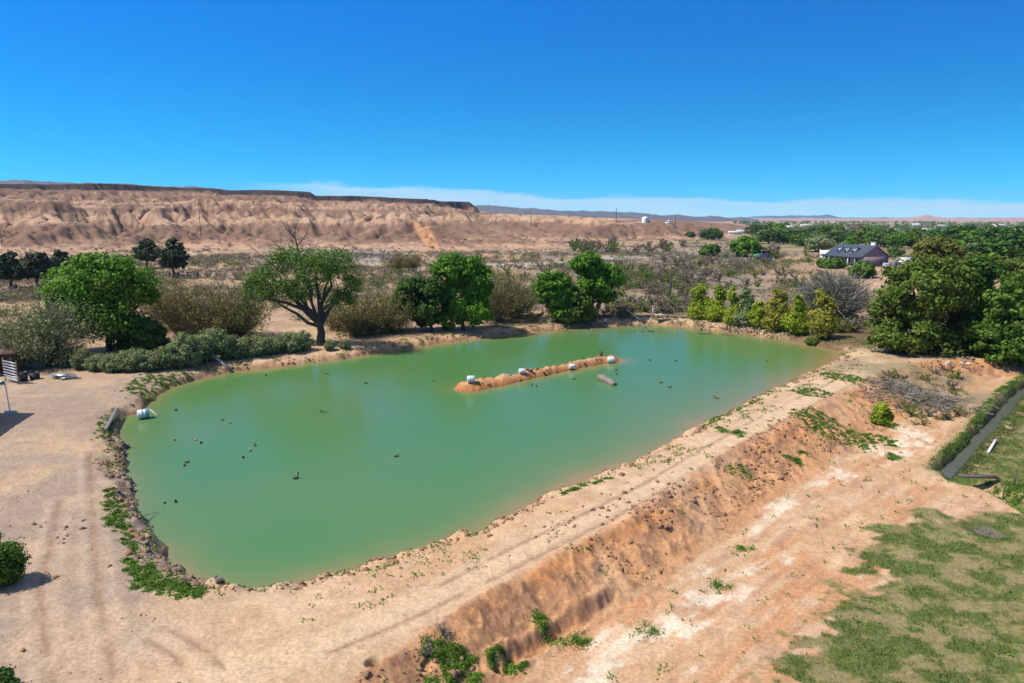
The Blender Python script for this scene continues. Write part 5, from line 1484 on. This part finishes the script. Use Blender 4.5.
# vehicles
def car(px, py, rz, col, label, L=4.8, Wd=1.9, Ht=1.75, cat='car'):
    b = gp(px, py); t = thing('parked_' + cat, label, cat, b, rz)
    m = plain('paint_' + cat, col, .3, .05, 2, bump=0)
    prof = [(-L / 2, .45), (-L / 2, .95), (-L * .47, 1.0), (-L * .42, Ht), (L * .12, Ht), (L * .24, 1.05), (L * .47, .95), (L / 2, .8), (L / 2, .45)]
    g = Geo(); n = len(prof); V = [(x, -Wd / 2, z) for x, z in prof] + [(x, Wd / 2, z) for x, z in prof]
    g.add(V, [(i, (i + 1) % n, n + (i + 1) % n, n + i)[::-1] for i in range(n)])
    for o, fl in ((0, 0), (n, 1)):
        tri = [(0, 1, 8), (1, 2, 8), (2, 7, 8), (2, 6, 7), (2, 5, 6), (2, 3, 5), (3, 4, 5)]
        g.add(V[o:o + n], None, [q if fl == 0 else q[::-1] for q in tri])
    g.build('body', m, t)
    g = Geo()
    for sy in (-1, 1): g.add([(-L * .40, sy * (Wd / 2 + .01), 1.08), (L * .17, sy * (Wd / 2 + .01), 1.08), (L * .10, sy * (Wd / 2 + .01), Ht - .12), (-L * .37, sy * (Wd / 2 + .01), Ht - .12)], [(0, 1, 2, 3) if sy < 0 else (3, 2, 1, 0)])
    g.build('side_windows', GL, t)
    for sx in (-.31, .31):
        for sy in (-1, 1):
            g = Geo(); ax = [[1, 0, 0], [0, 0, 1], [0, 1, 0]]; g.lathe([(.02, -.1), (.2, -.11), (.34, -.1), (.34, .1), (.2, .11), (.02, .1)], 16, (sx * L, sy * (Wd / 2 - .05), .34), ax); g.build('wheel', BLACK, t)
    return t


car(764.5, 259.5, .15, (.03, .08, .32), 'blue vehicle parked on the dirt by the large round tree', 5.6, 2.1, 2.1)
b = gp(757, 259.5); t = thing('green_tarp_trailer', 'bright green covered trailer touching the blue vehicle', 'trailer', b, .15)
g = Geo(); g.tube([(-1.3, 0, 1.05), (-1.1, 0, 1.1), (0, 0, 1.15), (1.1, 0, 1.1), (1.3, 0, 1.05)], [.5, .85, .95, .85, .5], 12, flat=.9); g.build('tarp', plain('green_tarp', (.03, .30, .05), .5, .2, 3), t, smooth_=True)
g = Geo(); g.box((0, 0, .45), (2.7, 1.5, .15)); g.build('trailer_bed', GALV, t)
for sy in (-1, 1):
    g = Geo(); g.lathe([(.02, -.08), (.3, -.08), (.3, .08), (.02, .08)], 14, (0, sy * .8, .3), [[1, 0, 0], [0, 0, 1], [0, 1, 0]]); g.build('wheel', BLACK, t)
car(896, 267, .5, (.10, .11, .16), 'dark grey car parked against the mauve gable', 4.4, 1.8, 1.5)
car(887, 268, .9, (.30, .30, .33), 'silver car parked before the mauve gable', 4.4, 1.8, 1.5)


# utility poles and fence
def upole(px, base, top, label):
    b = gp(px, base); s = scale_at(*b); h = (base - top) / s
    t = thing('utility_pole', label, 'utility pole', b)
    g = Geo(); r0 = max(.16, .3 / s); g.tube([(0, 0, -.5), (0, 0, h * .5), (0, 0, h)], [r0 * 1.2, r0, r0 * .8], 7); g.build('pole', WOODD, t)
    g = Geo(); g.box((0, 0, h * .93), (2.4, .14, .16)); g.build('crossarm', WOODD, t)


for px, ba, to, lab in ((2, 245, 229, 'wooden utility pole at the picture edge below the mesa'), (201, 236, 203, 'lone tall utility pole against the badlands'), (444, 226, 213, 'utility pole below the end of the dark mesa rim'),
                        (496, 225, 211, 'utility pole right of the mesa end'), (531, 226, 208, 'tall utility pole on the pink hills left of two close ones'), (616, 222, 208, 'utility pole left of the white water tank'),
                        (675, 228, 215, 'utility pole between the water tank and the mobile homes'), (670, 298, 262, 'dark pole standing in the brown thorn thicket'), (852, 266, 254, 'dark pole before the dormers of the house')):
    upole(px, ba, to, lab)


def wire_fence(px0, px1, py0, py1, n, label):
    a = gp(px0, py0); e = gp(px1, py1); t = thing('post_fence', label, 'fence', a)
    for k in range(n):
        q = k / (n - 1); p = a[:2] * (1 - q) + e[:2] * q; z = Hs(*p)
        g = Geo(); g.box((p[0] - a[0], p[1] - a[1], z - a[2] + .65), (.22, .22, 1.5)); g.build('post', WOODD, t)
    for hz in (.55, 1.15):
        g = Geo(); pts = []
        for k in range(n):
            q = k / (n - 1); p = a[:2] * (1 - q) + e[:2] * q; pts.append((p[0] - a[0], p[1] - a[1], Hs(*p) - a[2] + hz))
        g.tube(pts, .05, 5); g.build('rail', WOOD, t)


wire_fence(160, 262, 278, 276, 12, 'post and rail fence across the field left of the old tree')
wire_fence(366, 444, 273, 273, 14, 'post and rail fence below the tan tree row beyond the old tree')

# ------------------------------------------------------------------ air, light, sky
hz_m = bpy.data.materials.new('haze_air'); hz_m.use_nodes = True; nt = hz_m.node_tree
for n_ in list(nt.nodes):
    if n_.type == 'BSDF_PRINCIPLED': nt.nodes.remove(n_)
pv = nt.nodes.new('ShaderNodeVolumePrincipled'); pv.inputs['Color'].default_value = (.55, .75, 1, 1); pv.inputs['Density'].default_value = 6.5e-5
nt.links.new(pv.outputs['Volume'], nt.nodes['Material Output'].inputs['Volume'])
g = Geo(); g.box((0, 0, 135), (20000, 20000, 310)); tag(g.build('haze', hz_m), kind='stuff')

S = Vector((-math.cos(EL) * math.cos(AZs), math.cos(EL) * math.sin(AZs), math.sin(EL)))
sd_ = bpy.data.lights.new('sun', 'SUN'); sd_.energy = 4.7; sd_.angle = R(.53); sd_.color = (1, .94, .84)
so = link('sun', sd_); so.rotation_euler = (-S).to_track_quat('-Z', 'Y').to_euler()

w = bpy.data.worlds.new('World'); SC.world = w; w.use_nodes = True; nt = w.node_tree; L = nt.links
bg = nt.nodes['Background']; bg.inputs['Strength'].default_value = .15; cloud_k = 1
sky = nt.nodes.new('ShaderNodeTexSky'); sky.sky_type = 'NISHITA'; sky.sun_disc = False; sky.sun_elevation = EL; sky.sun_rotation = math.atan2(S.x, S.y) % (2 * math.pi)
sky.air_density = 1.0; sky.dust_density = .3; sky.ozone_density = 3.0; sky.altitude = 400
tc = nt.nodes.new('ShaderNodeTexCoord')
mp = N(nt, 'ShaderNodeMapping'); mp.inputs['Scale'].default_value = (1, 1, 2.6); mp.inputs['Location'].default_value = (0, 0, .10); L.new(tc.outputs['Generated'], mp.inputs['Vector'])
nm = N(nt, 'ShaderNodeVectorMath', operation='NORMALIZE'); L.new(mp.outputs['Vector'], nm.inputs[0]); L.new(nm.outputs['Vector'], sky.inputs['Vector'])
hsv = N(nt, 'ShaderNodeHueSaturation'); hsv.inputs['Saturation'].default_value = 1.7; hsv.inputs['Hue'].default_value = .486; hsv.inputs['Value'].default_value = 1.0; L.new(sky.outputs['Color'], hsv.inputs['Color'])
sep = N(nt, 'ShaderNodeSeparateXYZ'); L.new(tc.outputs['Generated'], sep.inputs[0])


def M(op, a, b=None, c=None, clamp=False):
    n = N(nt, 'ShaderNodeMath', operation=op); n.use_clamp = clamp
    for i, v in enumerate((a, b, c)):
        if v is None: continue
        if isinstance(v, (int, float)): n.inputs[i].default_value = v
        else: L.new(v, n.inputs[i])
    return n.outputs[0]


def SS(v, a, b):
    n = N(nt, 'ShaderNodeMapRange', interpolation_type='SMOOTHSTEP'); L.new(v, n.inputs['Value'])
    for k_, q in (('From Min', a), ('From Max', b), ('To Min', 0), ('To Max', 1)):
        if isinstance(q, (int, float)): n.inputs[k_].default_value = q
        else: L.new(q, n.inputs[k_])
    return n.outputs['Result']


ratio = M('DIVIDE', sep.outputs['X'], M('MAXIMUM', sep.outputs['Y'], .05))
hor = M('SQRT', M('ADD', M('MULTIPLY', sep.outputs['X'], sep.outputs['X']), M('MULTIPLY', sep.outputs['Y'], sep.outputs['Y'])))
elv = M('DIVIDE', sep.outputs['Z'], hor)
no = N(nt, 'ShaderNodeTexNoise'); no.inputs['Scale'].default_value = 9; no.inputs['Detail'].default_value = 6
mp2 = N(nt, 'ShaderNodeMapping'); mp2.inputs['Scale'].default_value = (1, 1, 7); L.new(tc.outputs['Generated'], mp2.inputs['Vector']); L.new(mp2.outputs['Vector'], no.inputs['Vector'])
topc = M('MAXIMUM', M('SUBTRACT', .0335, M('MULTIPLY', ratio, .037)), .0215)
ev = M('ADD', elv, M('MULTIPLY', M('SUBTRACT', no.outputs['Fac'], .5), .030))
edge = SS(M('SUBTRACT', topc, ev), -.002, .005)
left = SS(ratio, -.42, -.22)
fr = SS(sep.outputs['Y'], .1, .3)
cm = M('MULTIPLY', M('MULTIPLY', edge, left), M('MULTIPLY', fr, M('ADD', .22, M('MULTIPLY', no.outputs['Fac'], .95))))
gt = SS(elv, 0.0, .30)
gr_ = N(nt, 'ShaderNodeMix', data_type='RGBA'); gr_.inputs['A'].default_value = (.50, 1.24, 1.12, 1); gr_.inputs['B'].default_value = (.02, .88, 1.26, 1); L.new(gt, gr_.inputs['Factor'])
gm_ = N(nt, 'ShaderNodeMix', data_type='RGBA', blend_type='MULTIPLY'); gm_.inputs['Factor'].default_value = 1; L.new(hsv.outputs['Color'], gm_.inputs['A']); L.new(gr_.outputs['Result'], gm_.inputs['B'])
mix = N(nt, 'ShaderNodeMix', data_type='RGBA'); mix.inputs['B'].default_value = (3.7, 5.0, 5.7, 1)
L.new(cm, mix.inputs['Factor']); hi_ = N(nt, 'ShaderNodeMix', data_type='RGBA'); L.new(SS(elv, .32, .9), hi_.inputs['Factor']); L.new(gm_.outputs['Result'], hi_.inputs['A'])
ds_ = N(nt, 'ShaderNodeHueSaturation'); ds_.inputs['Saturation'].default_value = .75; ds_.inputs['Value'].default_value = .9; L.new(sky.outputs['Color'], ds_.inputs['Color']); L.new(ds_.outputs['Color'], hi_.inputs['B'])
L.new(hi_.outputs['Result'], mix.inputs['A']); L.new(mix.outputs['Result'], bg.inputs['Color'])

SC.view_settings.view_transform = 'Standard'; SC.view_settings.look = 'None'; SC.view_settings.exposure = 0.38; SC.view_settings.gamma = 1; SC.view_settings.use_curve_mapping = False
SC.render.engine = 'CYCLES'
SC.cycles.max_bounces = 5; SC.cycles.diffuse_bounces = 2; SC.cycles.glossy_bounces = 3; SC.cycles.transmission_bounces = 2; SC.cycles.volume_bounces = 0
SC.cycles.use_denoising = True
